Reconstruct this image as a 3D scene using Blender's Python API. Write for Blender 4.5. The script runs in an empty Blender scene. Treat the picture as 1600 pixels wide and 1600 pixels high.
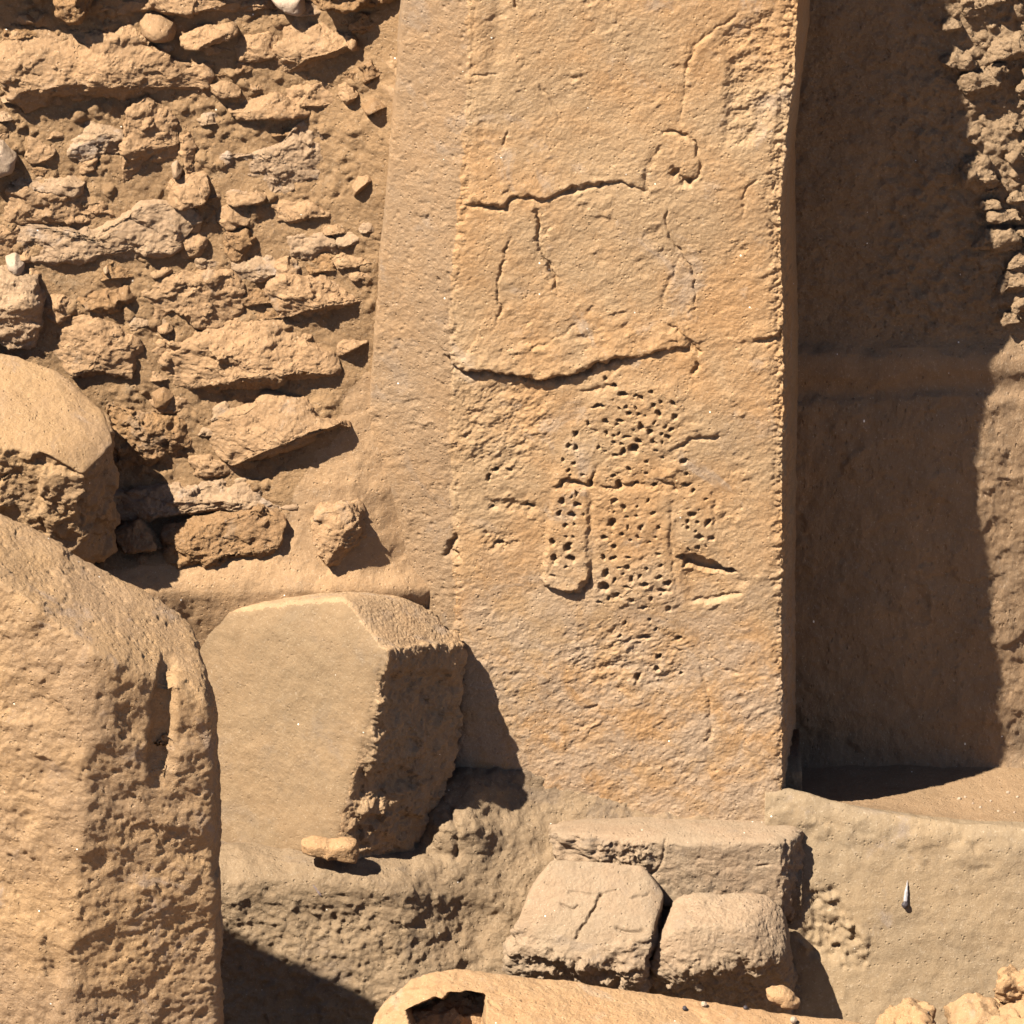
import bpy, bmesh, math, random
import numpy as np
from mathutils import Vector

random.seed(7)
SC = bpy.context.scene
COL = SC.collection
F32 = np.float32

# ------------------------------------------------------------------ camera geometry
DIST, PITCH = 25.0, math.radians(25.0)
CP, SP = math.cos(PITCH), math.sin(PITCH)
CAM = np.array([0.0, -DIST * CP, DIST * SP])
FW = np.array([0.0, CP, -SP]); UP = np.array([0.0, SP, CP])

def P(px, py, Y):
    """world point on the vertical plane y=Y that lies under photo pixel px,py"""
    px, py, Y = np.broadcast_arrays(np.asarray(px, float), np.asarray(py, float), np.asarray(Y, float))
    dx = (px - 800) / 500.0; du = (800 - py) / 500.0
    dy = FW[1] * DIST + UP[1] * du; dz = FW[2] * DIST + UP[2] * du
    t = (Y - CAM[1]) / dy
    return np.stack([dx * t, Y + 0 * t, CAM[2] + dz * t], -1)

def project(V):
    d = V - CAM
    depth = d @ FW
    return 800 + 500 * d[:, 0] * DIST / depth, 800 - 500 * (d @ UP) * DIST / depth

SUN_AZ, SUN_EL = math.radians(35), math.radians(53)
LDIR = Vector((math.cos(SUN_AZ) * math.cos(SUN_EL), math.sin(SUN_AZ) * math.cos(SUN_EL), -math.sin(SUN_EL)))

# ------------------------------------------------------------------ noise
_rs = np.random.RandomState(3)
PERM = _rs.permutation(256).astype(np.int32); PERM = np.concatenate([PERM, PERM, PERM])
GR = _rs.normal(size=(256, 3)); GR = (GR / np.linalg.norm(GR, axis=1)[:, None]).astype(F32)
RND = _rs.rand(256, 4).astype(F32)

def _gn(p):
    i = np.floor(p).astype(np.int32); f = (p - i).astype(F32)
    i &= 255
    w = f * f * f * (f * (f * 6 - 15) + 10)
    out = np.zeros(len(p), F32)
    for cx in (0, 1):
        ax = PERM[(i[:, 0] + cx) & 255]; wx = w[:, 0] if cx else 1 - w[:, 0]
        for cy in (0, 1):
            ay = PERM[(ax + i[:, 1] + cy) & 511]; wy = w[:, 1] if cy else 1 - w[:, 1]
            for cz in (0, 1):
                h = PERM[(ay + i[:, 2] + cz) & 511]; wz = w[:, 2] if cz else 1 - w[:, 2]
                g = GR[h]
                out += (wx * wy * wz) * (g[:, 0] * (f[:, 0] - cx) + g[:, 1] * (f[:, 1] - cy) + g[:, 2] * (f[:, 2] - cz))
    return out * 1.6

def gnoise(p):
    n = len(p); out = np.empty(n, F32)
    for a in range(0, n, 40000): out[a:a + 40000] = _gn(p[a:a + 40000])
    return out

def fbm(V, scale, octv=4, mode='f', gain=.5, seed=0, stretch=(1, 1, 1)):
    p = (V / scale * np.array(stretch)).astype(F32) + F32(37.3 + seed * 11.7)
    a = 1.0; s = np.zeros(len(V), F32); tot = 0
    for o in range(octv):
        n = gnoise(p)
        if mode == 'r': n = 1 - 2.4 * np.abs(n)
        elif mode == 'b': n = 2.4 * np.abs(n) - .55
        s += a * n; tot += a; a *= gain; p = p * F32(2.03) + F32(5.1)
    return s / tot

def worley(V, scale, seed=0, stretch=(1, 1, 1)):
    """F1, F2, cell random, cell tilt"""
    p = (V / scale * np.array(stretch)).astype(F32) + F32(50 + seed * 9.3)
    n = len(p); F1 = np.full(n, 9., F32); F2 = np.full(n, 9., F32); R = np.zeros(n, F32); T = np.zeros(n, F32)
    i = np.floor(p).astype(np.int32); f = (p - i).astype(F32)
    for cx in (-1, 0, 1):
        for cy in (-1, 0, 1):
            for cz in (-1, 0, 1):
                h = PERM[(PERM[(PERM[(i[:, 0] + cx) & 255] + i[:, 1] + cy) & 255] + i[:, 2] + cz) & 255]
                r = RND[h]
                d0 = f[:, 0] - cx - r[:, 0]; d1 = f[:, 1] - cy - r[:, 1]; d2 = f[:, 2] - cz - r[:, 2]
                d = np.sqrt(d0 * d0 + d1 * d1 + d2 * d2)
                m = d < F1
                F2 = np.where(m, F1, np.minimum(F2, d))
                g = GR[h]
                T = np.where(m, g[:, 0] * d0 + g[:, 1] * d1 + g[:, 2] * d2, T)
                R = np.where(m, r[:, 3], R); F1 = np.where(m, d, F1)
    return F1, F2, R, T

def ss(a, b, x):
    t = np.clip((x - a) / (b - a), 0, 1); return t * t * (3 - 2 * t)

def facet(V, scale, seed=0, stretch=(1, 1, 1), sharp=.16):
    """broken-stone facets: every cell is a tilted plane, neighbours blended over a narrow edge"""
    w = V + np.stack([fbm(V, scale * .7, 3, seed=seed + 1), fbm(V, scale * .7, 3, seed=seed + 2), fbm(V, scale * .7, 3, seed=seed + 3)], -1) * scale * .30
    out = np.empty(len(V), F32)
    for a in range(0, len(V), 60000):
        p = (w[a:a + 60000] / scale * np.array(stretch)).astype(F32) + F32(50 + seed * 9.3)
        n = len(p); F1 = np.full(n, 9., F32); F2 = np.full(n, 9., F32); v1 = np.zeros(n, F32); v2 = np.zeros(n, F32)
        i = np.floor(p).astype(np.int32); f = (p - i).astype(F32)
        for cx in (-1, 0, 1):
            ax = PERM[(i[:, 0] + cx) & 255] + i[:, 1]
            for cy in (-1, 0, 1):
                ay = PERM[(ax + cy) & 255] + i[:, 2]
                for cz in (-1, 0, 1):
                    h = PERM[(ay + cz) & 255]
                    r = RND[h]; g = GR[h]
                    d0 = f[:, 0] - cx - r[:, 0]; d1 = f[:, 1] - cy - r[:, 1]; d2 = f[:, 2] - cz - r[:, 2]
                    d = np.sqrt(d0 * d0 + d1 * d1 + d2 * d2)
                    v = r[:, 3] - .5 + .9 * (g[:, 0] * d0 + g[:, 1] * d1 + g[:, 2] * d2)
                    m = d < F1; k = (d < F2) & ~m
                    v2 = np.where(m, v1, np.where(k, v, v2)); F2 = np.where(m, F1, np.where(k, d, F2))
                    v1 = np.where(m, v, v1); F1 = np.where(m, d, F1)
        b = .5 * (1 - ss(0, sharp * .6, F2 - F1))
        out[a:a + 60000] = v1 * (1 - b) + v2 * b
    return out

def displace_field(V, spec):
    d = np.zeros(len(V), F32)
    for s in spec:
        kind, scale, amp = s[0], s[1], s[2]
        o = s[3] if len(s) > 3 else {}
        if kind == 'facet': d += amp * facet(V, scale, o.get('seed', 0), o.get('stretch', (1, 1, 1)), o.get('sharp', .16))
        elif kind == 'pit':
            F1, F2, R, T = worley(V, scale, o.get('seed', 0), o.get('stretch', (1, 1, 1)))
            d -= amp * np.clip(1 - F1 / (.30 + .35 * R), 0, 1) ** .7 * (R > o.get('dens', .5))
        elif kind == 'lump':
            F1, F2, R, T = worley(V, scale, o.get('seed', 0), o.get('stretch', (1, 1, 1)))
            q = np.clip(1 - (F1 / (.35 + .4 * R)) ** 2, 0, 1)
            d += amp * np.sqrt(q) * (R > o.get('dens', .4))
        else: d += amp * fbm(V, scale, o.get('oct', 4), kind, o.get('gain', .5), o.get('seed', 0), o.get('stretch', (1, 1, 1)))
    return d

# ------------------------------------------------------------------ meshes
def vnormals(V, faces):
    N = np.zeros_like(V)
    for f in faces:
        if len(f) == 0: continue
        a = V[f[:, 0]]; b = V[f[:, 1]]; c = V[f[:, 2]]; d = V[f[:, 3]] if f.shape[1] == 4 else V[f[:, 2]]
        n = np.cross(c - a, d - b) if f.shape[1] == 4 else np.cross(b - a, c - a)
        for k in range(f.shape[1]):
            for ax in range(3): N[:, ax] += np.bincount(f[:, k], n[:, ax], len(V))
    return N / (np.linalg.norm(N, axis=1)[:, None] + 1e-12)

def mk(name, V, faces, mat, parent=None, loc=None):
    me = bpy.data.meshes.new(name)
    off = np.zeros(3)
    if parent is not None: off = np.array(parent['_loc'])
    elif loc is not None: off = np.array(loc, float)
    W = (V - off).astype(F32)
    nl = sum(f.size for f in faces); nf = sum(len(f) for f in faces)
    me.vertices.add(len(W)); me.vertices.foreach_set('co', W.ravel())
    me.loops.add(nl); me.loops.foreach_set('vertex_index', np.concatenate([f.ravel() for f in faces]).astype(np.int32))
    me.polygons.add(nf)
    tot = np.concatenate([np.full(len(f), f.shape[1], np.int32) for f in faces])
    st = np.concatenate([[0], np.cumsum(tot)[:-1]]).astype(np.int32)
    me.polygons.foreach_set('loop_start', st)
    me.polygons.foreach_set('loop_total', tot)
    me.polygons.foreach_set('use_smooth', np.ones(nf, bool))
    me.update(calc_edges=True); me.validate()
    me.materials.append(mat)
    o = bpy.data.objects.new(name, me); COL.objects.link(o)
    if parent is not None: o.parent = parent
    else: o.location = off
    return o

def tag(o, label=None, cat=None, group=None, kind=None):
    if label: o['label'] = label
    if cat: o['category'] = cat
    if group: o['group'] = group
    if kind: o['kind'] = kind
    return o

def thing(name, label, cat, loc, group=None):
    o = bpy.data.objects.new(name, None); COL.objects.link(o)
    o.empty_display_size = .1
    o.location = loc; o['_loc'] = [float(v) for v in loc]
    return tag(o, label, cat, group)

def gridfaces(n, m):
    a = np.arange(n * m).reshape(n, m)
    return np.stack([a[:-1, :-1], a[1:, :-1], a[1:, 1:], a[:-1, 1:]], -1).reshape(-1, 4)

def lattice(nx, ny, nz):
    N = (nx, ny, nz); pts = []; quads = []; base = 0
    for ax in range(3):
        b, c = (ax + 1) % 3, (ax + 2) % 3
        ib, ic = np.meshgrid(np.arange(N[b] + 1), np.arange(N[c] + 1), indexing='ij')
        for side in (0, N[ax]):
            p = np.zeros(ib.shape + (3,), np.int64); p[..., ax] = side; p[..., b] = ib; p[..., c] = ic
            q = gridfaces(*ib.shape) + base
            if side == 0: q = q[:, ::-1]
            pts.append(p.reshape(-1, 3)); quads.append(q); base += ib.size
    pts = np.concatenate(pts); quads = np.concatenate(quads)
    code = (pts[:, 0] * (ny + 1) + pts[:, 1]) * (nz + 1) + pts[:, 2]
    u, first, inv = np.unique(code, return_index=True, return_inverse=True)
    t = pts[first] / np.array(N) * 2 - 1
    return np.tan(t * math.pi / 4), inv.ravel()[quads]

def hull_planes(pts):
    bm = bmesh.new()
    for p in pts: bm.verts.new(p)
    bmesh.ops.convex_hull(bm, input=bm.verts)
    c = np.mean(np.array(pts), 0); pl = []
    for f in bm.faces:
        f.normal_update()
        n = np.array(f.normal); v = np.array(f.verts[0].co)
        if np.dot(n, v - c) < 0: n = -n
        k = np.dot(n, v - c)
        if f.calc_area() < 1e-5: continue
        if not any(np.dot(n, q[0]) > .9985 for q in pl): pl.append((n, k))
    bm.free()
    return c, pl

def hullrock(pts, step=.006, p=26, spec=(), spec2=(), carve=None, maxn=420, fn=None):
    pts = [np.array(q, float).ravel() for q in pts]
    c, pl = hull_planes(pts)
    A = np.array(pts); ext = (A.max(0) - A.min(0))
    n = [int(np.clip(e / step, 8, maxn)) for e in ext]
    D, Q = lattice(*n)
    D = D * (ext / 2); D /= np.linalg.norm(D, axis=1)[:, None]
    s = np.zeros(len(D))
    for nn, k in pl: s += np.clip(D @ nn / k, 0, None) ** p
    V = c + D * (s ** (-1.0 / p))[:, None]
    for sp in (spec, spec2):
        if len(sp):
            N = vnormals(V, [Q]); V = V + N * displace_field(V, sp)[:, None]
    if carve is not None: V = carve(V, vnormals(V, [Q]))
    return V, [Q]

def resample(poly, n=160):
    P_ = np.array(poly, float); P_ = np.vstack([P_, P_[:1]])
    L = np.concatenate([[0], np.cumsum(np.linalg.norm(np.diff(P_, axis=0), axis=1))])
    t = np.linspace(0, L[-1], n, endpoint=False)
    return np.stack([np.interp(t, L, P_[:, 0]), np.interp(t, L, P_[:, 1])], -1)

def outline_stone(poly_px, Yc, T, ex=3.0, step=.006, planes=(), spec=(), spec2=(), back=1.0, lean=0.0):
    """closed stone whose outline in the wall is the given polygon; T = half depth"""
    pp = resample(poly_px)
    W = P(pp[:, 0], pp[:, 1], Yc - .6 * T)
    xz = W[:, [0, 2]]
    c = (xz.max(0) + xz.min(0)) / 2 * .5 + xz.mean(0) * .5
    th = np.arctan2(xz[:, 1] - c[1], xz[:, 0] - c[0]); r = np.hypot(*(xz - c).T)
    tb = np.linspace(-math.pi, math.pi, 241); rb = np.zeros(241)
    o = np.argsort(th)
    rb = np.interp(tb, np.concatenate([th[o] - 2 * math.pi, th[o], th[o] + 2 * math.pi]), np.tile(r[o], 3))
    rb = (np.roll(rb[:-1], 1) + 2 * rb[:-1] + np.roll(rb[:-1], -1)) / 4; rb = np.append(rb, rb[0])
    ext = xz.max(0) - xz.min(0)
    n = [int(np.clip(e / step, 8, 260)) for e in (ext[0], min(2 * T, .2), ext[1])]
    D, Q = lattice(*n)
    D /= np.linalg.norm(D, axis=1)[:, None]
    rho = np.hypot(D[:, 0], D[:, 2]); k = (rho ** ex + np.abs(D[:, 1]) ** ex) ** (-1 / ex)
    tt = np.arctan2(D[:, 2] * ext[1], D[:, 0] * ext[0])
    R = np.interp(tt, tb, rb) * rho * k
    y = D[:, 1] * k * T; y = np.where(y > 0, y * back, y)
    V = np.stack([c[0] + R * np.cos(tt), Yc + y, c[1] + R * np.sin(tt)], -1)
    V[:, 1] += lean * (V[:, 2] - c[1])
    h = np.array([ext[0] / 2, T, ext[1] / 2]); cc = np.array([c[0], Yc, c[1]])
    for nn, off in planes:
        nn = np.array(nn, float); nn /= np.linalg.norm(nn)
        q = (V - cc) / h
        e = q @ nn - off
        e = np.where(e > 0, e, 0)
        V = cc + (q - nn * (e * .93)[:, None]) * h
    for sp in (spec, spec2):
        if len(sp):
            N = vnormals(V, [Q]); V = V + N * displace_field(V, sp)[:, None]
    return V, [Q], cc

# ---- 2-d helpers in photo-pixel design coordinates
def polyline_dist(x, y, pts, rad):
    """distance, signed offset (positive = below/right in the image), position along, valid mask"""
    pts = np.array(pts, float)
    m = (x > pts[:, 0].min() - rad) & (x < pts[:, 0].max() + rad) & (y > pts[:, 1].min() - rad) & (y < pts[:, 1].max() + rad)
    xs, ys = x[m], y[m]
    best = np.full(len(xs), 1e9); sg = np.zeros(len(xs)); tt = np.zeros(len(xs))
    n = len(pts) - 1
    for i in range(n):
        a, b = pts[i], pts[i + 1]; d = b - a; L = d @ d + 1e-9
        t = np.clip(((xs - a[0]) * d[0] + (ys - a[1]) * d[1]) / L, 0, 1)
        ex, ey = xs - a[0] - t * d[0], ys - a[1] - t * d[1]
        e = np.hypot(ex, ey); k = e < best
        best = np.where(k, e, best); sg = np.where(k, np.sign(d[0] * ey - d[1] * ex), sg); tt = np.where(k, (i + t) / n, tt)
    return m, best, sg, tt

def poly_sd(x, y, poly):
    """signed distance, negative inside"""
    P_ = np.array(poly, float); n = len(P_); best = np.full(len(x), 1e9); ins = np.zeros(len(x), bool)
    for i in range(n):
        a, b = P_[i], P_[(i + 1) % n]; d = b - a; L = d @ d + 1e-9
        t = np.clip(((x - a[0]) * d[0] + (y - a[1]) * d[1]) / L, 0, 1)
        best = np.minimum(best, np.hypot(x - a[0] - t * d[0], y - a[1] - t * d[1]))
        if a[1] != b[1]:
            ins ^= ((a[1] > y) != (b[1] > y)) & (x < d[0] * (y - a[1]) / d[1] + a[0])
    return np.where(ins, -best, best)

def table(xs, ys, Z):
    """smooth interpolation of a coarse table Z[row y][col x]"""
    xs, ys, Z = np.array(xs, float), np.array(ys, float), np.array(Z, float)
    def cub(t, g, v):           # v shape (..., len(g)) -> monotone-ish cubic along last axis, t shape (n,)
        m = np.gradient(v, g, axis=-1)
        i = np.clip(np.searchsorted(g, t) - 1, 0, len(g) - 2); h = g[i + 1] - g[i]
        u = np.clip((t - g[i]) / h, 0, 1)
        a = v[..., i]; b = v[..., i + 1]
        ma = m[..., i] * h; mb = m[..., i + 1] * h
        lim = 3 * np.abs(b - a) + 1e-3
        ma = np.clip(ma, -lim, lim); mb = np.clip(mb, -lim, lim)
        return (2 * u**3 - 3 * u**2 + 1) * a + (u**3 - 2 * u**2 + u) * ma + (-2 * u**3 + 3 * u**2) * b + (u**3 - u**2) * mb
    def f(px, py):              # px (m,), py (n,) -> (n,m) grid
        A = cub(px, xs, Z)      # rows x m
        return cub(py, ys, A.T).T
    return f

def sheet_from_table(f, px, py, spec, spec2=(), carve=None, back=.25):
    """surface through the table, sampled on px,py and closed behind with real thickness"""
    Y = f(px, py)
    PX, PY = np.meshgrid(px, py)
    V = P(PX, PY, Y).reshape(-1, 3)
    n, m = Y.shape
    Q = gridfaces(n, m)
    for sp in (spec, spec2):
        if len(sp):
            N = vnormals(V, [Q]); V = V + N * displace_field(V, sp)[:, None]
    if carve is not None: V = carve(V, vnormals(V, [Q]), PX.ravel(), PY.ravel())
    a = np.arange(n * m).reshape(n, m)
    ring = np.concatenate([a[0, :], a[1:, -1], a[-1, -2::-1], a[-2:0:-1, 0]])
    B = V[ring].copy(); B[:, 1] += back
    c = B.mean(0)[None]
    k = len(ring); b0 = n * m
    i = np.arange(k); j = (i + 1) % k
    side = np.stack([ring[i], ring[j], b0 + j, b0 + i], -1)
    cap = np.stack([b0 + i, b0 + j, np.full(k, b0 + k)], -1)
    return np.vstack([V, B, c]), [Q, side, cap]

# ------------------------------------------------------------------ materials
ALB = .46
def rgb(r, g, b): return (r * ALB * 1.055, g * ALB * .985, b * ALB * 1.02, 1)

def stone_mat(name, a, b, c=None, speck=.5, bump=.5, cscale=3.0, fine=95., crumb=.25, streak=(1, 1, 1), csoft=.12, cpos=.55, zfade=None, grit=1.0):
    """a/b blended by broad clouds, c = stain patches with their own outline"""
    m = bpy.data.materials.new(name); m.use_nodes = True
    nt = m.node_tree; N = nt.nodes; L = nt.links
    bs = N['Principled BSDF']; bs.inputs['Roughness'].default_value = .95
    bs.inputs['Specular IOR Level'].default_value = .12
    tc = N.new('ShaderNodeTexCoord')
    mp = N.new('ShaderNodeMapping'); L.new(tc.outputs['Object'], mp.inputs[0]); mp.inputs['Scale'].default_value = streak
    def noise(sc, det=6, rough=.6, dist=0.0, src=None):
        t = N.new('ShaderNodeTexNoise'); t.inputs['Scale'].default_value = sc; t.inputs['Detail'].default_value = det
        t.inputs['Roughness'].default_value = rough; t.inputs['Distortion'].default_value = dist
        L.new((src or mp).outputs[0] if src is None else src, t.inputs['Vector']); return t.outputs['Fac']
    def ramp(v, lo, hi):
        r = N.new('ShaderNodeMapRange'); r.interpolation_type = 'SMOOTHSTEP'
        r.inputs['From Min'].default_value = lo; r.inputs['From Max'].default_value = hi; L.new(v, r.inputs['Value']); return r.outputs['Result']
    def mix(f, x, y, mode='MIX'):
        n = N.new('ShaderNodeMix'); n.data_type = 'RGBA'; n.blend_type = mode
        if isinstance(f, float): n.inputs[0].default_value = f
        else: L.new(f, n.inputs[0])
        for k, v in ((6, x), (7, y)):
            if isinstance(v, tuple): n.inputs[k].default_value = v
            else: L.new(v, n.inputs[k])
        return n.outputs[2]
    def mul(v, k):
        n = N.new('ShaderNodeMath'); n.operation = 'MULTIPLY'; L.new(v, n.inputs[0])
        if isinstance(k, (int, float)): n.inputs[1].default_value = k
        else: L.new(k, n.inputs[1])
        return n.outputs[0]
    col = mix(ramp(noise(cscale, 6, .62, .3), .36, .64), rgb(*a), rgb(*b))
    if c is not None:
        f = ramp(noise(cscale * 1.7, 7, .68, .8), cpos, cpos + csoft)
        if zfade:               # stain limited to a height band (metres above the object's base)
            sx = N.new('ShaderNodeSeparateXYZ'); L.new(tc.outputs['Object'], sx.inputs[0])
            f2 = ramp(sx.outputs[2], zfade[0], zfade[1])
            w = N.new('ShaderNodeMath'); w.operation = 'MAXIMUM'; L.new(f, w.inputs[0]); L.new(mul(f2, ramp(noise(cscale * 4, 5, .7, .5), .35, .62)), w.inputs[1]); f = w.outputs[0]
        col = mix(mul(f, .8), col, rgb(*c))
    # mid and fine mottling
    v1 = ramp(noise(26, 8, .7), .30, .72); col = mix(mul(v1, .35), col, mix(1.0, col, (.62, .55, .48, 1), 'MULTIPLY'))
    v2 = ramp(noise(fine * 2.2, 5, .75), .52, .74); col = mix(mul(v2, .40), col, mix(1.0, col, (.50, .42, .36, 1), 'MULTIPLY'))
    v4 = ramp(noise(300, 3, .8), .56, .70); col = mix(mul(v4, .45 * grit), col, mix(1.0, col, (.45, .37, .30, 1), 'MULTIPLY'))
    v5 = ramp(noise(170, 4, .8), .58, .72); col = mix(mul(v5, .40 * grit), col, mix(.6, col, (.85, .72, .55, 1)))
    v3 = ramp(noise(fine * 1.1, 5, .7), .56, .75); col = mix(mul(v3, .30), col, mix(.5, col, (.72, .60, .46, 1)))
    if speck > 0:
        vo = N.new('ShaderNodeTexVoronoi'); vo.inputs['Scale'].default_value = 34; vo.inputs['Randomness'].default_value = 1; L.new(mp.outputs[0], vo.inputs['Vector'])
        sep = N.new('ShaderNodeSeparateColor'); L.new(vo.outputs['Color'], sep.inputs[0])
        on = N.new('ShaderNodeMath'); on.operation = 'GREATER_THAN'; on.inputs[1].default_value = 1 - .10 * speck; L.new(sep.outputs[0], on.inputs[0])
        near = N.new('ShaderNodeMath'); near.operation = 'LESS_THAN'; near.inputs[1].default_value = .085; L.new(vo.outputs['Distance'], near.inputs[0])
        col = mix(mul(mul(on.outputs[0], near.outputs[0]), .85), col, (.80, .75, .66, 1))
    L.new(col, bs.inputs['Base Color'])
    h1 = noise(fine * 1.25, 8, .74); h2 = noise(fine * 3.4, 5, .75)
    ad = N.new('ShaderNodeMath'); ad.operation = 'MULTIPLY_ADD'; L.new(h2, ad.inputs[0]); ad.inputs[1].default_value = .55; L.new(h1, ad.inputs[2])
    hh = ad.outputs[0]
    vp = N.new('ShaderNodeTexVoronoi'); vp.inputs['Scale'].default_value = 62; L.new(mp.outputs[0], vp.inputs['Vector'])
    sp2 = N.new('ShaderNodeSeparateColor'); L.new(vp.outputs['Color'], sp2.inputs[0])
    hole = mul(ramp(vp.outputs['Distance'], .30, .12), ramp(sp2.outputs[1], .70, .74))
    a3 = N.new('ShaderNodeMath'); a3.operation = 'MULTIPLY_ADD'; L.new(hole, a3.inputs[0]); a3.inputs[1].default_value = -.9 * grit; L.new(hh, a3.inputs[2]); hh = a3.outputs[0]
    if crumb > 0:
        vb = N.new('ShaderNodeTexVoronoi'); vb.inputs['Scale'].default_value = fine * .9; L.new(mp.outputs[0], vb.inputs['Vector'])
        a2 = N.new('ShaderNodeMath'); a2.operation = 'MULTIPLY_ADD'; L.new(vb.outputs['Distance'], a2.inputs[0]); a2.inputs[1].default_value = -crumb; L.new(hh, a2.inputs[2]); hh = a2.outputs[0]
    bp = N.new('ShaderNodeBump'); bp.inputs['Strength'].default_value = min(1, bump * 1.45); bp.inputs['Distance'].default_value = .008
    L.new(hh, bp.inputs['Height']); L.new(bp.outputs[0], bs.inputs['Normal'])
    return m

M = {}
M['pillar'] = stone_mat('pillar_limestone', (.58, .36, .165), (.54, .385, .21), (.54, .42, .28), speck=.25, bump=.42, cscale=2.2, zfade=(1.35, .75))
M['wallstone'] = stone_mat('wall_limestone', (.52, .34, .175), (.46, .305, .16), (.50, .38, .25), speck=.25, bump=.55, cscale=4, cpos=.58)
M['wallstone_grey'] = stone_mat('grey_limestone', (.50, .355, .205), (.45, .32, .19), (.49, .395, .285), speck=.3, bump=.5, cscale=5)
M['wallstone_red'] = stone_mat('ochre_limestone', (.46, .285, .13), (.42, .265, .13), (.42, .30, .18), speck=.2, bump=.7, cscale=5, crumb=.5)
M['whitestone'] = stone_mat('pale_limestone', (.62, .50, .36), (.50, .39, .26), None, speck=0, bump=.4)
M['mortar'] = stone_mat('mud_mortar', (.44, .29, .145), (.38, .25, .125), (.42, .31, .18), speck=.5, bump=.6, cscale=3, crumb=.35, cpos=.6)
M['block'] = stone_mat('block_limestone', (.55, .37, .185), (.47, .325, .18), (.46, .35, .24), speck=.5, bump=.6, cscale=3, cpos=.56)
M['slab'] = stone_mat('slab_limestone', (.58, .40, .215), (.50, .36, .205), (.46, .36, .25), speck=.3, bump=.5, cscale=4)
M['bedrock'] = stone_mat('bedrock_limestone', (.41, .305, .18), (.36, .27, .16), (.26, .20, .135), speck=.4, bump=.6, cscale=2.6, crumb=.3, cpos=.52)
M['greystone'] = stone_mat('weathered_limestone', (.43, .335, .215), (.47, .35, .22), (.37, .295, .205), speck=.7, bump=.5, cscale=5)
M['foreground'] = stone_mat('orange_limestone', (.55, .35, .17), (.50, .335, .17), (.56, .42, .26), speck=.6, bump=.45, cscale=4)
M['plaster'] = stone_mat('mud_plaster', (.395, .30, .175), (.345, .27, .165), (.36, .295, .215), speck=.35, bump=.35, cscale=2.4, fine=50)
M['crumbly'] = stone_mat('crumbly_fill', (.44, .315, .18), (.38, .27, .155), None, speck=.4, bump=.8, cscale=5, crumb=.6)
M['benchwall'] = stone_mat('bench_limestone', (.44, .30, .165), (.37, .26, .15), (.31, .225, .135), speck=.8, bump=.6, cscale=3, streak=(1, 1, .55))
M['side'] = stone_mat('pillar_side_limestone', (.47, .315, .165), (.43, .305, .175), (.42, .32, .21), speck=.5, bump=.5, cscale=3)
M['fillet'] = stone_mat('plaster_fillet', (.50, .335, .175), (.45, .31, .17), (.42, .30, .175), speck=.5, bump=.4, cscale=3)
M['shaded_coat'] = stone_mat('mud_coat_shaded_limestone', (.36, .255, .14), (.315, .23, .13), (.27, .22, .16), speck=.3, bump=.3, cscale=2.6, csoft=.3, cpos=.50, grit=.7)  # mud-covered face with shade put into its colour so the top outshines it
M['dirt'] = stone_mat('pit_floor_earth', (.44, .30, .165), (.38, .265, .145), None, speck=.6, bump=.5, cscale=1.2)
def plain(name, c, rough=.7):
    m = bpy.data.materials.new(name); m.use_nodes = True
    nt = m.node_tree; b = nt.nodes['Principled BSDF']; b.inputs['Roughness'].default_value = rough
    t = nt.nodes.new('ShaderNodeTexNoise'); t.inputs['Scale'].default_value = 120; t.inputs['Detail'].default_value = 5
    x = nt.nodes.new('ShaderNodeMix'); x.data_type = 'RGBA'; x.inputs[6].default_value = rgb(*[v * .6 for v in c]); x.inputs[7].default_value = rgb(*c)
    nt.links.new(t.outputs['Fac'], x.inputs[0]); nt.links.new(x.outputs[2], b.inputs['Base Color'])
    return m
M['ash'] = plain('ash_grey_shard', (.55, .53, .52)); M['dark'] = plain('dark_lump', (.05, .035, .04)); M['mauve'] = plain('mauve_chip', (.27, .21, .20))  # near-black tone for the shard's lower end and two pebbles

# ------------------------------------------------------------------ CARVED PILLAR
def C5(*a): return [(640 + x / 2.5, y / 2.5) for x, y in a]
def C6(*a): return [(640 + x / 2.5, 540 + y / 2.5) for x, y in a]

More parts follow.
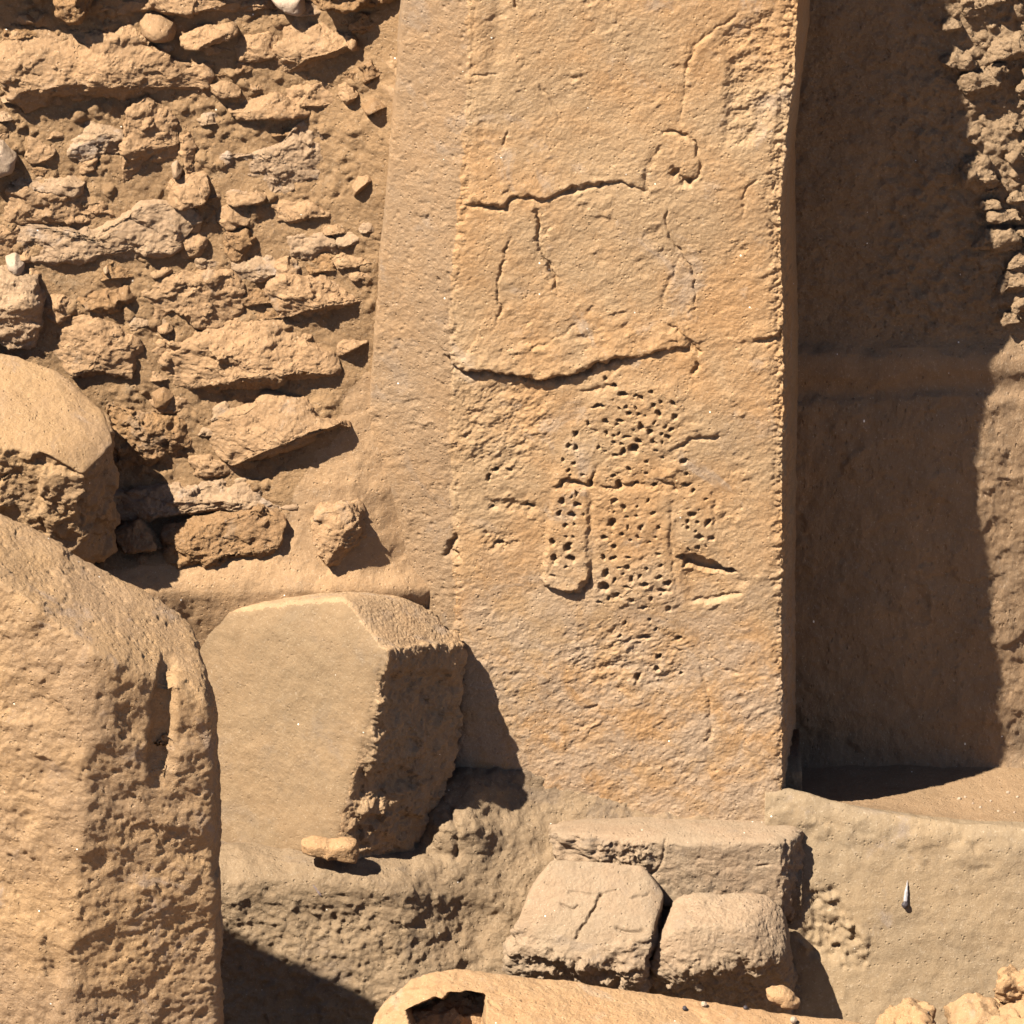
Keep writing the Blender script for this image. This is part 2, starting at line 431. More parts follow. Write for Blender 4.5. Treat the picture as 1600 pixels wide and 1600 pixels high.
def build_pillar():
    base_z = -1.30
    root = thing('carved_pillar', 'tall tan stone pillar with a pitted carved figure and cracks on its front', 'pillar', (.35, .25, base_z))
    # rows
    z = np.concatenate([np.arange(base_z, 1.83, .0031), np.linspace(1.84, 3.5, 140)])
    pyr = 800 - 453 * z
    # silhouette edges in metres as functions of height
    xl = (np.interp(pyr, [-900, 0, 200, 500, 700, 930, 1400], [738, 735, 733, 707, 706, 714, 716]) - 800) / 500
    xr = (np.interp(pyr, [-760, -520, -260, -60, 0, 120, 300, 520, 900, 1290, 1400], [1000, 1075, 1142, 1212, 1236, 1232, 1213, 1222, 1226, 1232, 1232]) - 800) / 500
    xb = (np.interp(pyr, [-900, 0, 500, 900, 1400], [645, 640, 590, 556, 540]) - 800) / 500
    nl, nf, nr, nb = 70, 345, 26, 40
    rows = []
    for k in range(len(z)):
        tw = .07
        pl = (xl[k], tw); pr = (xr[k], -tw * .9)
        bl = (xb[k], .215); br = (xr[k] + .055, .42); bb = (xb[k] - .01, .80); bc = (xr[k] + .04, .80)
        seg = []
        def ln(a, b, n): t = np.linspace(0, 1, n, endpoint=False)[:, None]; return np.array(a) * (1 - t) + np.array(b) * t
        seg = np.vstack([ln(bb, bl, 12), ln(bl, pl, nl), ln(pl, pr, nf), ln(pr, br, nr), ln(br, bc, 12), ln(bc, bb, nb)])
        rows.append(seg)
    X = np.array(rows)
    # soften the arrises a little
    for _ in range(3): X = (np.roll(X, 1, 1) + 2 * X + np.roll(X, -1, 1)) / 4
    n, m, _ = X.shape
    V = np.concatenate([X, np.repeat(z[:, None, None], m, 1)], 2).reshape(-1, 3)
    a = np.arange(n * m).reshape(n, m); b = np.roll(a, -1, 1)
    Q = np.stack([a[:-1], b[:-1], b[1:], a[1:]], -1).reshape(-1, 4)
    N = vnormals(V, [Q])
    col = np.tile(np.arange(m), n)
    left = ((col >= 12) & (col < 12 + nl)); front = (col >= 12 + nl) & (col < 12 + nl + nf)
    px, py = project(V)
    jx = fbm(V, .030, 3, seed=21) * 7; jy = fbm(V, .030, 3, seed=22) * 7
    px, py = px + jx, py + jy
    D = np.zeros(len(V))                      # inward depth, metres
    def crack(pts, w, depth, lip=0, lipw=26, taper=True, vary=.6):
        mk_, d, s, t = polyline_dist(px, py, pts, 90)
        va = 1 + vary * fbm(V[mk_], .05, 3, seed=len(pts) + 3) * 1.8
        depth *= .78; w *= .85
        e = np.clip(va, .15, 1.8) * (np.clip(np.minimum(t, 1 - t) * 8, .25, 1) if taper else 1)
        ww = w * np.clip(.6 + .5 * va, .4, 1.6)
        D[mk_] += depth * e * np.exp(-(d / ww) ** 2)
        if lip:
            up = (s < 0)
            D[mk_] -= lip * e * np.where(up, np.exp(-d / lipw), 0)
            D[mk_] += lip * .5 * e * np.where(~up, np.exp(-d / (lipw * .7)), 0)
    pn = .22 * fbm(V, .014, 2, seed=77)
    def pit(cx, cy, rx, ry, depth):
        mk_ = (np.abs(px - cx) < rx * 2) & (np.abs(py - cy) < ry * 2)
        q = np.hypot((px[mk_] - cx) / rx, (py[mk_] - cy) / ry) + pn[mk_]
        D[mk_] += depth * (1 - ss(.35, 1.15, q))
    def region(poly, feather): return 1 - ss(-feather, feather, poly_sd(px, py, poly))
    # long cracks
    crack(C5((195, 805), (250, 795), (290, 805), (370, 815), (400, 775), (460, 770), (520, 785), (580, 765), (640, 740), (700, 725), (770, 720), (830, 710), (900, 735), (925, 740)), 4.0, .014, lip=.008)
    crack(C5((150, 1395), (180, 1440), (230, 1455), (280, 1450), (340, 1465), (420, 1470), (470, 1480), (510, 1495), (560, 1480), (620, 1470), (690, 1450), (740, 1420), (800, 1405), (860, 1397), (930, 1382)), 5.0, .032, lip=.020, lipw=34, vary=.4)
    crack(C5((930, 1382), (1000, 1370), (1070, 1360), (1100, 1350)), 4, .012, lip=.012)
    crack(C5((495, 800), (500, 850), (505, 900), (505, 960), (515, 985), (545, 1040), (565, 1100), (572, 1160)), 2.4, .014)
    crack(C5((390, 935), (370, 980), (372, 1030), (340, 1090), (345, 1140), (355, 1200), (345, 1270)), 2.0, .011)
    crack(C5((1010, 790), (1000, 850), (1015, 920), (1050, 985), (1090, 1030), (1110, 1100), (1115, 1170), (1105, 1250)), 1.7, .010)
    crack(C5((1000, 1260), (1060, 1305), (1110, 1355), (1145, 1385)), 2.2, .012)
    crack(C5((1050, 990), (1035, 1040), (1020, 1100), (990, 1150), (985, 1210)), 3.0, .006)
    crack(C5((1335, 1335), (1380, 1330), (1410, 1325), (1460, 1308)), 4, .016, lip=.008)
    crack(C5((405, -40), (412, 0), (425, 40)), 2.6, .012)
    crack(C5((235, 298), (300, 294), (345, 288)), 1.6, .005)
    crack(C5((650, 1260), (600, 1310), (530, 1345), (470, 1362)), 3.0, .005, lip=.003)
    crack(C5((1298, 860), (1310, 740), (1345, 705), (1380, 700)), 2.4, .007)
    crack(C5((360, 590), (375, 550), (382, 510)), 2.0, .006)
    crack(C5((500, 330), (540, 380), (560, 420), (600, 490)), 2.4, .006)
    crack(C5((1295, 40), (1260, 75), (1200, 115), (1150, 150), (1110, 190), (1090, 240), (1078, 330), (1066, 420), (1055, 500)), 3.5, .006, lip=.002)
    # flake at right of the upper crack
    crack(C5((985, 520), (1030, 512), (1060, 528), (1085, 535)), 3.0, .016)
    crack(C5((1085, 535), (1115, 560), (1125, 600), (1142, 650), (1128, 690), (1100, 712), (1060, 735)), 2.2, .011)
    crack(C5((1030, 660), (1050, 690), (1070, 712), (1110, 700)), 6.0, .035)
    crack(C5((990, 570), (950, 615), (930, 660), (915, 740)), 4.0, .007)
    fl = region(C5((1060, 540), (1110, 560), (1130, 640), (1110, 690), (1050, 665), (1025, 620)), 4); D -= .003 * fl
    # rough scar near the right edge
    rough = region(C5((1225, 130), (1310, 90), (1420, 50), (1430, 250), (1410, 420), (1370, 520), (1320, 560), (1225, 555), (1235, 400), (1250, 250)), 10)
    rough2 = region(C6((200, 180), (400, 130), (560, 200), (520, 380), (420, 520), (330, 530), (200, 420)), 16)
    rough3 = region(C6((620, 1090), (900, 1080), (1120, 1160), (1050, 1320), (800, 1350), (640, 1290)), 18)
    rough4 = region([(712, 1010), (800, 990), (1100, 1080), (1230, 980), (1240, 1300), (700, 1300)], 30)
    rough5 = region(C6((290, 735), (400, 725), (440, 780), (380, 800), (300, 795)), 6) + region(C6((300, 600), (490, 615), (490, 650), (310, 645)), 6)
    D += .012 * rough + .004 * rough2 + .003 * rough3 + .006 * rough5
    # left vertical rebate on the upper shaft
    mk_, d, s, t = polyline_dist(px, py, C5((365, -120), (345, 100), (330, 250), (325, 330)), 60)
    D[mk_] += .006 * np.exp(-(d / 12) ** 2)
    # relief: arms, torso, hands
    arm_l = region(C6((520, 925), (560, 570), (690, 560), (705, 780), (700, 900), (660, 955), (590, 955)), 5)
    tor = region(C6((720, 560), (1020, 560), (1025, 860), (1040, 1010), (720, 1010)), 8)
    arm_r = region(C6((1045, 570), (1185, 560), (1195, 800), (1060, 810)), 7)
    head = region(C6((560, 540), (620, 340), (700, 220), (860, 140), (1050, 160), (1090, 380), (1090, 540), (820, 550)), 10)
    D -= .011 * arm_l * ss(770, 905, py) + .004 * arm_l + .004 * tor + .003 * arm_r + .004 * head
    crack(C6((520, 922), (560, 948), (620, 966), (670, 957), (697, 925), (702, 860)), 3.6, .012, lip=.010, lipw=16)
    crack(C6((702, 860), (698, 760), (705, 660), (712, 600)), 3.4, .006)
    crack(C6((1028, 600), (1022, 700), (1018, 780), (1030, 850), (1045, 980)), 3.0, .005)
    crack(C6((1188, 570), (1192, 650), (1190, 740)), 2.6, .004)
    crack(C6((570, 558), (600, 528), (650, 532), (700, 546), (725, 480)), 3.5, .015, lip=.006, lipw=14)
    crack(C6((725, 546), (790, 562), (820, 548), (880, 540), (960, 545)), 3.0, .010)
    crack(C6((965, 522), (1000, 530), (1035, 545), (1062, 578)), 3.0, .013, lip=.005, lipw=14)
    crack(C6((1030, 402), (1075, 378), (1120, 352), (1180, 358), (1212, 352)), 3.5, .012, lip=.006, lipw=14)
    crack(C6((700, 350), (730, 335), (700, 330)), 2.2, .006)
    crack(C6((650, 185), (720, 175), (770, 165), (800, 155)), 3.0, .008)
    crack(C6((1115, 60), (1128, 85), (1100, 120)), 3.2, .016)
    crack(C6((1128, 1200), (1140, 1270), (1170, 1390), (1178, 1500), (1160, 1590)), 3.4, .007)
    crack(C6((1110, 1140), (1160, 1200), (1230, 1270), (1300, 1275)), 2.0, .004)
    # dark slot and the hollow under it
    lens = region(C6((1045, 826), (1110, 824), (1190, 846), (1278, 885), (1250, 892), (1130, 878), (1075, 855)), 3)
    D += .040 * lens
    hol = region(C6((1070, 870), (1270, 890), (1320, 920), (1290, 968), (1150, 1000), (1080, 985)), 9)
    D += .010 * hol
    crack(C6((1090, 1005), (1170, 992), (1240, 980), (1302, 964)), 3.0, .010)
    crack(C6((140, 832), (150, 800), (168, 765), (185, 735)), 4.0, .020); crack(C6((165, 800), (192, 826)), 3.5, .020)
    pits = [(765,132,8),(797,155,12),(833,185,15),(880,196,8),(900,203,10),(945,175,8),(952,228,9),(980,215,8),(1032,220,10),(735,238,30,9),(820,240,6),(850,235,6),(882,235,6),(855,263,10),(893,265,8),(925,268,6),(968,264,13),(1040,275,11),(765,298,9),(823,291,14,9),(697,305,8),(810,312,6),(908,315,12),(945,328,12),(960,300,6),(1003,312,5),(1020,325,8),(765,340,8),(800,347,6),(820,340,5),(852,355,14,8),(900,370,11),(870,330,6),(990,345,8),(1015,355,10),(955,375,7),(985,378,7),(800,380,7),(830,385,8),(875,402,18),(835,412,12),(808,425,13,8),(740,398,8),(760,410,5),(648,348,11),(622,392,7),(650,398,10),(600,447,8),(645,455,9),(622,487,9),(630,512,6),(680,500,6),(710,540,10),(770,556,14,6),(820,547,14),(880,540,10,6),(955,543,10),(858,484,11),(800,507,9),(927,452,9),(960,410,6),(985,435,6),(1070,450,12),(1080,500,8),(930,500,8),(1080,540,16,10),(1110,570,8),(1160,600,10,6),
        (595,605,11),(630,590,6),(655,577,8),(655,625,12),(587,657,10),(632,660,12),(608,700,9),(645,692,7),(680,660,5),(560,768,12),(618,785,15),(570,830,13),(635,828,15),(610,860,8),(560,893,11,6),(640,745,6),(608,745,6),
        (800,605,12,7),(835,628,9),(800,650,6),(850,670,7),(890,625,8),(930,605,7),(890,668,6),(790,692,14),(905,708,9),(950,655,10,6),(970,708,8),(850,710,6),(830,738,8),(760,752,9),(800,785,11),(890,745,7),(940,768,10,7),(960,752,6),(870,765,6),(970,815,10,6),(760,830,10),(793,828,12),(850,825,8),(855,865,14,9),(820,868,6),(925,870,6),(988,858,8),(768,888,13),(865,910,9),(905,900,9),(975,903,14,7),(830,890,6),(800,915,8),(1010,925,12),(920,935,20,10),(850,940,8),(760,945,18),(985,960,18,9),(805,970,12,6),(865,990,14,8),(740,1000,8),(780,985,6),(915,1022,18,6),(1012,1027,10,6),(950,990,7),
        (1105,655,11),(1130,640,6),(1085,685,9),(1125,692,9),(1165,692,12),(1092,713,8),(1130,745,15,9),(1180,750,13,8),(1120,722,6),(1090,795,7),(1125,790,7),(1155,790,6),
        (820,1133,10,6),(915,1145,24,8),(935,1075,7),(960,1110,5),(840,1090,6),(1050,1150,10),(970,1220,10),(890,1300,12),(970,1265,10),(1060,1280,8),(385,485,16,8),(330,490,10),(310,515,10),(320,632,11,7),(468,632,18,9),(350,775,18,8)]
    for p in pits:
        rx = p[2] / 2.5; ry = (p[3] if len(p) > 3 else p[2]) / 2.5
        pit(640 + p[0] / 2.5, 540 + p[1] / 2.5, max(rx * 1.12, 2.7), max(ry * 1.12, 2.5), .0040 * min(rx, ry) + .005)
    # general surface
    rot = V @ np.array([[.85, 0, -.5], [0, 1, 0], [.5, 0, .85]])
    tool = fbm(rot, .045, 5, seed=4, gain=.62, stretch=(.75, 1, 1.25))
    fine = fbm(rot, .012, 3, 'f', .65, seed=5, stretch=(.75, 1, 1.3)) + .55 * facet(rot, .026, 15, (.7, 1, 1.3), .5)
    broad = fbm(V, .35, 3, seed=6)
    rg = np.clip(rough + .8 * rough2 + .7 * rough3 + .22 * rough4 + rough5 + .25 * head + .25 * tor, 0, 1.3)
    D += .012 * broad + .0036 * tool * (1 + .9 * rg) + .0018 * fine * (1 + 1.6 * rg)
    D += rg * (.005 * facet(rot, .06, 8, (.7, 1, 1.3), .5) + .0036 * facet(rot, .03, 9, (.7, 1, 1.3), .5))
    patch = ss(.05, .4, fbm(V, .10, 3, seed=30))
    D += patch * .005 * facet(rot, .035, 31, (.7, 1, 1.4), .5)
    F1, F2, R, T = worley(V, .028, 3)
    D += np.where(left, 1, .25) * .007 * np.clip(1 - F1 / .33, 0, 1) * (R > .55)
    # chipped arrises
    ax = np.abs(px - (800 + 500 * np.repeat(xr, m)) ); al = np.abs(px - (800 + 500 * np.repeat(xl, m)))
    chip = np.clip(fbm(V, .035, 4, 'r', .6, seed=12), 0, 1)
    D += .014 * chip * np.exp(-(ax / 16) ** 2) * (front | (col >= 12 + nl + nf)) + .007 * chip * np.exp(-(al / 10) ** 2)
    V = V - N * D[:, None]
    # caps
    top = np.append(V[(n - 1) * m:].mean(0)[None], V[:m].mean(0)[None], 0)
    i = np.arange(m); j = (i + 1) % m
    cap = np.concatenate([np.stack([(n - 1) * m + i, (n - 1) * m + j, np.full(m, n * m)], -1), np.stack([j, i, np.full(m, n * m + 1)], -1)])
    o = mk('shaft', np.vstack([V, top]), [Q, cap], M['pillar'], root)
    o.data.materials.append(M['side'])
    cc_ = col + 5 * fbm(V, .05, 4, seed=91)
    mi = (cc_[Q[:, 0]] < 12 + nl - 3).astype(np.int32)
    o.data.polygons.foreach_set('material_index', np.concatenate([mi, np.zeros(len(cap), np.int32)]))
    return root
build_pillar()

# ------------------------------------------------------------------ RUBBLE WALL (mortar sheet + stones as parts)
wx = [-260, 0, 150, 300, 400, 480, 560, 640, 760]
wy = [-420, -100, 0, 200, 400, 600, 700, 760, 830, 890, 925, 950, 1000, 1150, 1300, 1345, 1400]
WZ = [
 [.58, .58, .58, .58, .58, .57, .56, .55, .55],
 [.52, .52, .52, .52, .52, .51, .50, .48, .45],
 [.49, .49, .49, .49, .49, .48, .45, .38, .36],
 [.42, .42, .42, .42, .42, .41, .36, .29, .32],
 [.34, .34, .34, .34, .34, .33, .30, .265, .29],
 [.27, .27, .27, .27, .27, .255, .245, .24, .26],
 [.24, .24, .24, .23, .22, .20, .19, .20, .24],
 [.21, .21, .21, .20, .18, .16, .155, .18, .23],
 [.17, .17, .17, .15, .13, .11, .115, .16, .22],
 [.02, .02, .02, .04, .04, .05, .07, .13, .2],
 [-.10, -.10, -.08, .00, .01, .00, .02, .07, .2],
 [-.17, -.17, -.13, .01, .01, .00, .02, .08, .2],
 [-.20, -.20, -.16, .035, .035, .04, .05, .10, .22],
 [-.22, -.22, -.17, .05, .06, .09, .10, .13, .25],
 [-.24, -.24, -.18, .05, .08, .12, .13, .14, .25],
 [-.24, -.24, -.18, .05, .08, .12, .13, .14, .25],
 [.04, .04, .05, .05, .1, .1, .1, .1, .25],
]
wallf = table(wx, wy, WZ)
def wallY(px, py): return float(wallf(np.array([float(px)]), np.array([float(py)]))[0, 0])

wall = thing('rubble_wall', 'rubble stone wall of rough tan stones set in mud mortar left of the carved pillar', 'stone wall', (-.95, .3, -1.2))
px = np.arange(-250, 752, 2.2); py = np.arange(-400, 1396, 2.3)
def wall_carve(V, N, x, y):
    rough = 1 - ss(590, 650, x + .55 * np.clip(y - 480, 0, 600) + 45 * fbm(V, .09, 4, seed=40))
    rough *= 1 - ss(840, 915, y + .08 * (x - 300))
    pt = ss(-.15, .25, fbm(V, .16, 3, seed=39))
    d = rough * (.018 * fbm(V, .12, 5, 'f', .6, seed=41) + pt * (.010 * facet(V, .065, 42, (1, 1, 1.3), .4) + .006 * facet(V, .03, 47, (1, 1, 1.2), .4)) + .004 * fbm(V, .014, 3, 'f', .6, seed=43)) + .012 * (1 - ss(560, 720, x + .40 * np.clip(y - 480, 0, 600))) * (1 - ss(820, 930, y))
    F1, F2, R, T = worley(V, .042, 44)
    d += (rough * pt * .013 + .0015) * np.sqrt(np.clip(1 - (F1 / (.3 + .3 * R)) ** 2, 0, 1)) * (R > .6)
    d += ss(1180, 1300, y) * .022 * fbm(V, .28, 3, seed=48) + (1 - rough) * (.005 * fbm(V, .05, 5, 'f', .65, seed=45) + .003 * facet(V, .05, 49, sharp=.5) + .012 * fbm(V, .22, 3, seed=46))
    wall_carve.rough = rough
    return V + N * d[:, None]
V, Fc = sheet_from_table(wallf, px, py, [], carve=wall_carve, back=.35)
o = mk('mortar', V, Fc, M['mortar'], wall)
o.data.materials.append(M['fillet'])
_mi = (wall_carve.rough[Fc[0][:, 0]] + .25 * fbm(V[Fc[0][:, 0]], .05, 4, seed=38) < .45).astype(np.int32)
o.data.polygons.foreach_set('material_index', np.concatenate([_mi, np.zeros(len(Fc[1]) + len(Fc[2]), np.int32)]))

def A(*a): return [(x / 2.5, y / 2.5) for x, y in a]
def B(*a): return [(x / 2.5, 400 + y / 2.5) for x, y in a]
UND = ((.15, -.55, -.80), .52)       # undercut lower face
TOPB = ((-.1, -.6, .8), .78)
stones = [
 # polygon, protrusion, exponent, planes, material
 (A((0,215),(30,170),(100,145),(180,155),(330,150),(480,140),(540,170),(600,215),(700,260),(760,265),(800,305),(790,345),(740,385),(660,390),(580,390),(540,430),(420,470),(300,500),(160,500),(100,470),(80,420),(60,385),(30,340),(0,300)), .11, 3.2, (UND, TOPB), 'wallstone'),
 (A((545,100),(570,70),(620,65),(680,95),(690,130),(680,165),(640,175),(580,165),(550,140)), .10, 2.4, (), 'wallstone'),
 (A((570,-30),(590,20),(620,55),(680,75),(760,92),(800,102),(900,102),(970,70),(985,30),(930,-30)), .09, 2.8, (UND,), 'wallstone'),
 (A((715,152),(740,135),(800,115),(900,105),(922,125),(890,150),(830,172),(760,190),(720,182)), .10, 2.6, (), 'wallstone'),
 (A((1050,-20),(1080,20),(1110,42),(1170,58),(1190,45),(1180,-20)), .10, 2.6, (), 'whitestone'),
 (A((1205,-120),(1215,0),(1240,32),(1300,38),(1420,32),(1500,22),(1560,-10),(1570,-120)), .085, 3.2, (), 'wallstone_red'),
 (A((920,170),(980,145),(1080,140),(1105,170),(1080,215),(1010,240),(930,232)), .07, 2.8, (), 'wallstone'),
 (A((1070,235),(1110,165),(1130,120),(1230,110),(1320,150),(1375,150),(1390,200),(1370,250),(1350,300),(1300,350),(1220,370),(1130,340),(1100,290),(1090,260)), .11, 2.9, (((.25,-.6,-.75), .35), TOPB), 'wallstone'),
 (A((900,430),(960,390),(1020,370),(1090,385),(1160,410),(1200,440),(1170,475),(1090,510),(980,500),(920,465)), .095, 2.6, (UND,), 'wallstone'),
 (A((240,560),(290,500),(360,490),(440,510),(490,520),(480,590),(400,625),(330,632),(265,612)), .06, 3, (), 'wallstone_grey'),
 (A((475,545),(500,450),(570,400),(620,430),(680,490),(692,550),(685,610),(665,690),(600,725),(540,738),(490,712),(475,650),(470,600)), .085, 3, (((.3,-.7,-.6), .6),), 'wallstone'),
 (A((668,652),(690,638),(714,670),(706,702),(672,702)), .09, 2.4, (), 'wallstone_grey'),
 (A((655,752),(670,715),(750,700),(800,705),(817,750),(800,790),(740,812),(668,800)), .10, 3.4, (), 'wallstone'),
 (A((770,640),(870,610),(1000,600),(1100,570),(1180,490),(1300,490),(1420,540),(1430,600),(1390,680),(1300,740),(1150,752),(1000,748),(880,738),(800,705)), .035, 4.5, (), 'wallstone_grey'),
 (A((50,700),(220,697),(325,715),(312,755),(230,760),(130,735),(50,725)), .075, 3.6, (), 'wallstone_grey'),
 (A((45,745),(130,738),(240,762),(330,742),(500,720),(510,780),(420,832),(340,862),(150,872),(30,862)), .04, 3.2, (), 'wallstone'),
 (A((862,752),(1000,757),(1038,775),(1000,795),(895,795)), .085, 3, (), 'wallstone'),
 (A((835,800),(960,800),(988,840),(975,880),(890,895),(850,860)), .05, 2.8, (), 'wallstone'),
 (A((1065,800),(1180,788),(1285,830),(1305,885),(1200,895),(1095,885)), .06, 2.8, (UND,), 'wallstone'),
 (A((75,905),(130,888),(250,893),(330,928),(430,878),(560,818),(660,813),(745,838),(745,900),(695,962),(600,1002),(520,1005),(440,1045),(340,1085),(230,1080),(150,1045),(98,960)), .085, 3.0, (((.1,-.5,-.85), .62),), 'wallstone_grey'),
 (A((18,1010),(60,998),(97,1030),(92,1082),(60,1084),(23,1046)), .09, 2.3, (), 'whitestone'),
 (A((-120,1110),(0,1085),(70,1090),(140,1115),(160,1190),(155,1270),(135,1355),(60,1360),(0,1340),(-120,1330)), .12, 2.5, (), 'wallstone_grey'),
 (A((1372,742),(1400,702),(1440,690),(1472,722),(1435,772),(1378,776)), .07, 2.4, (((.5,-.7,-.5), .4),), 'wallstone'),
 (B((1050,155),(1100,110),(1150,93),(1250,108),(1330,148),(1420,148),(1470,125),(1455,210),(1400,265),(1290,295),(1190,275),(1110,245)), .10, 2.8, (((.35,-.55,-.75), .42),), 'wallstone'),
 (B((540,180),(590,95),(720,68),(900,73),(942,120),(942,200),(905,268),(800,275),(690,262),(580,215)), .045, 3.6, (), 'wallstone'),
 (B((310,170),(400,130),(480,130),(530,160),(520,200),(420,215),(330,210)), .05, 2.6, (), 'wallstone_red'),
 (B((200,310),(330,258),(450,298),(540,358),(562,420),(535,495),(490,528),(420,505),(340,492),(260,442),(215,380)), .075, 3.4, (((.1,-.5,-.85), .72),), 'wallstone'),
 (B((655,445),(720,370),(830,310),(1000,288),(1160,308),(1255,358),(1312,420),(1315,500),(1295,582),(1150,585),(1060,545),(960,535),(830,600),(760,565),(690,505)), .10, 3.0, (((.1,-.55,-.82), .55), TOPB), 'wallstone'),
 (B((578,352),(640,318),(722,340),(682,388),(602,387)), .045, 2.8, (), 'wallstone'),
 (B((1305,352),(1380,328),(1432,330),(1424,392),(1370,404),(1318,392)), .075, 2.6, (((.5,-.6,-.6), .4),), 'wallstone'),
 (B((430,600),(560,640),(722,660),(754,740),(742,802),(690,865),(600,872),(500,874),(430,860),(400,700)), .07, 3.2, (((.2,-.6,-.75), .68),), 'wallstone_red'),
 (B((836,720),(860,670),(960,640),(1050,600),(1180,618),(1250,660),(1362,690),(1345,760),(1265,850),(1195,965),(1100,935),(1000,872),(900,815),(846,782)), .13, 2.9, (((.42,-.5,-.76), .16), TOPB), 'wallstone'),
 (B((440,940),(560,928),(750,918),(950,898),(1030,918),(1120,928),(1170,965),(1155,1012),(1060,1035),(930,1010),(850,1000),(740,1020),(640,1080),(520,1050),(440,1020)), .085, 2.9, (UND, TOPB), 'wallstone_grey'),
 (B((640,1190),(660,1110),(760,1070),(880,1050),(1000,1020),(1105,1060),(1065,1160),(1000,1225),(880,1285),(760,1295),(685,1262)), .07, 3.0, (((.3,-.6,-.7), .6),), 'wallstone_red'),
 (B((445,1110),(540,1058),(622,1140),(655,1190),(575,1205),(495,1160)), .09, 2.6, (((.2,-.5,-.8), .5),), 'wallstone'),
 (B((1215,1065),(1260,1020),(1340,1000),(1402,1028),(1414,1090),(1444,1140),(1425,1232),(1385,1302),(1330,1285),(1285,1212),(1235,1132)), .10, 2.6, (((.55,-.6,-.6), .38), ((.2,-.5,-.8), .55)), 'wallstone'),
 (B((588,540),(640,508),(684,548),(655,602),(602,602)), .055, 2.3, (), 'wallstone_red'),
 # upper right crumbly stones and small ones
 (A((820,330),(880,318),(945,322),(940,372),(850,385)), .07, 2.6, (), 'wallstone'),
 (A((1325,345),(1380,322),(1400,370),(1360,405),(1330,385)), .07, 2.5, (), 'wallstone'),
 (A((1400,270),(1450,250),(1500,285),(1490,340),(1430,350)), .06, 2.5, (((.3,-.6,-.7), .5),), 'wallstone_red'),
 (A((1410,425),(1460,390),(1520,415),(1500,470),(1440,480)), .07, 2.4, (((.4,-.6,-.7), .4),), 'wallstone_red'),
 (A((100,620),(110,545),(160,560),(215,590),(200,625),(130,640)), .05, 2.8, (), 'wallstone'),
 (A((-60,560),(10,575),(60,620),(50,665),(0,690),(-60,690)), .11, 3.0, (), 'whitestone'),
 (A((690,540),(740,530),(762,575),(752,680),(712,690)), .03, 3, (), 'wallstone'),
 (A((640,930),(730,905),(800,930),(790,1000),(700,1010)), .03, 2.8, (), 'wallstone'),
 (A((850,920),(960,900),(995,940),(930,1030),(860,1020)), .045, 2.8, (), 'wallstone_red'),
 (A((1060,1035),(1130,1000),(1180,1040),(1165,1085),(1090,1110)), .055, 2.6, (), 'wallstone'),
 (A((1110,940),(1220,925),(1310,930),(1320,985),(1240,1010),(1130,1000)), .04, 3, (), 'wallstone_grey'),
 (A((460,1130),(500,1120),(525,1160),(500,1195),(462,1170)), .06, 2.4, (), 'wallstone_red'),
 (A((400,1050),(418,1038),(432,1055),(420,1072),(402,1068)), .06, 2.2, (), 'wallstone_grey'),
 (A((-80,870),(0,870),(70,895),(75,960),(40,990),(-80,990)), .045, 2.8, (), 'wallstone'),
 (B((180,150),(280,170),(290,220),(230,260),(165,230)), .04, 2.8, (), 'wallstone'),
 (B((610,275),(660,265),(680,290),(650,308),(612,300)), .06, 2.4, (), 'wallstone'),
 # courses running on above and left of the frame
 (A((-250,-420),(150,-420),(560,-420),(585,-130),(540,-100),(370,-95),(200,-90),(-250,-90)), .10, 4.0, (), 'wallstone'),
 (A((205,-80),(360,-80),(355,30),(320,80),(270,88),(215,50)), .15, 2.8, (), 'wallstone_red'),
 (A((-420,100),(-60,90),(-20,220),(-40,380),(-420,400)), .07, 3, (), 'wallstone'),
 (A((620,-330),(900,-340),(1150,-320),(1160,-60),(900,-40),(640,-60)), .06, 3.5, (), 'wallstone'),
]
_rf = random.Random(11)
_polys = [np.array(s_[0], float) for s_ in stones]
_n = 0
for _try in range(3000):
    if _n >= 46: break
    fx_, fy_ = _rf.uniform(5, 600), _rf.uniform(5, 860)
    r_ = _rf.choice([12, 15, 19, 24, 30, 36])
    if fx_ > 612 - .50 * max(0, fy_ - 480) - r_ * .3: continue
    if fy_ > 500 and fx_ < 190: continue
    if any(float(poly_sd(np.array([fx_]), np.array([fy_]), q)[0]) < r_ * .38 for q in _polys): continue
    q = [(fx_ + r_ * _rf.uniform(.8, 1.35) * 1.45 * math.cos(a_), fy_ + r_ * _rf.uniform(.7, 1.2) * .85 * math.sin(a_)) for a_ in np.linspace(0, 2 * math.pi, 8)[:-1] + _rf.uniform(0, 1)]
    _polys.append(np.array(q)); _n += 1
    stones.append((q, _rf.uniform(.012, .04), _rf.uniform(2.5, 3.4), (((.2, -.55, -.8), _rf.uniform(.5, .7)),), _rf.choice(['wallstone', 'wallstone', 'wallstone_red', 'wallstone_grey'])))
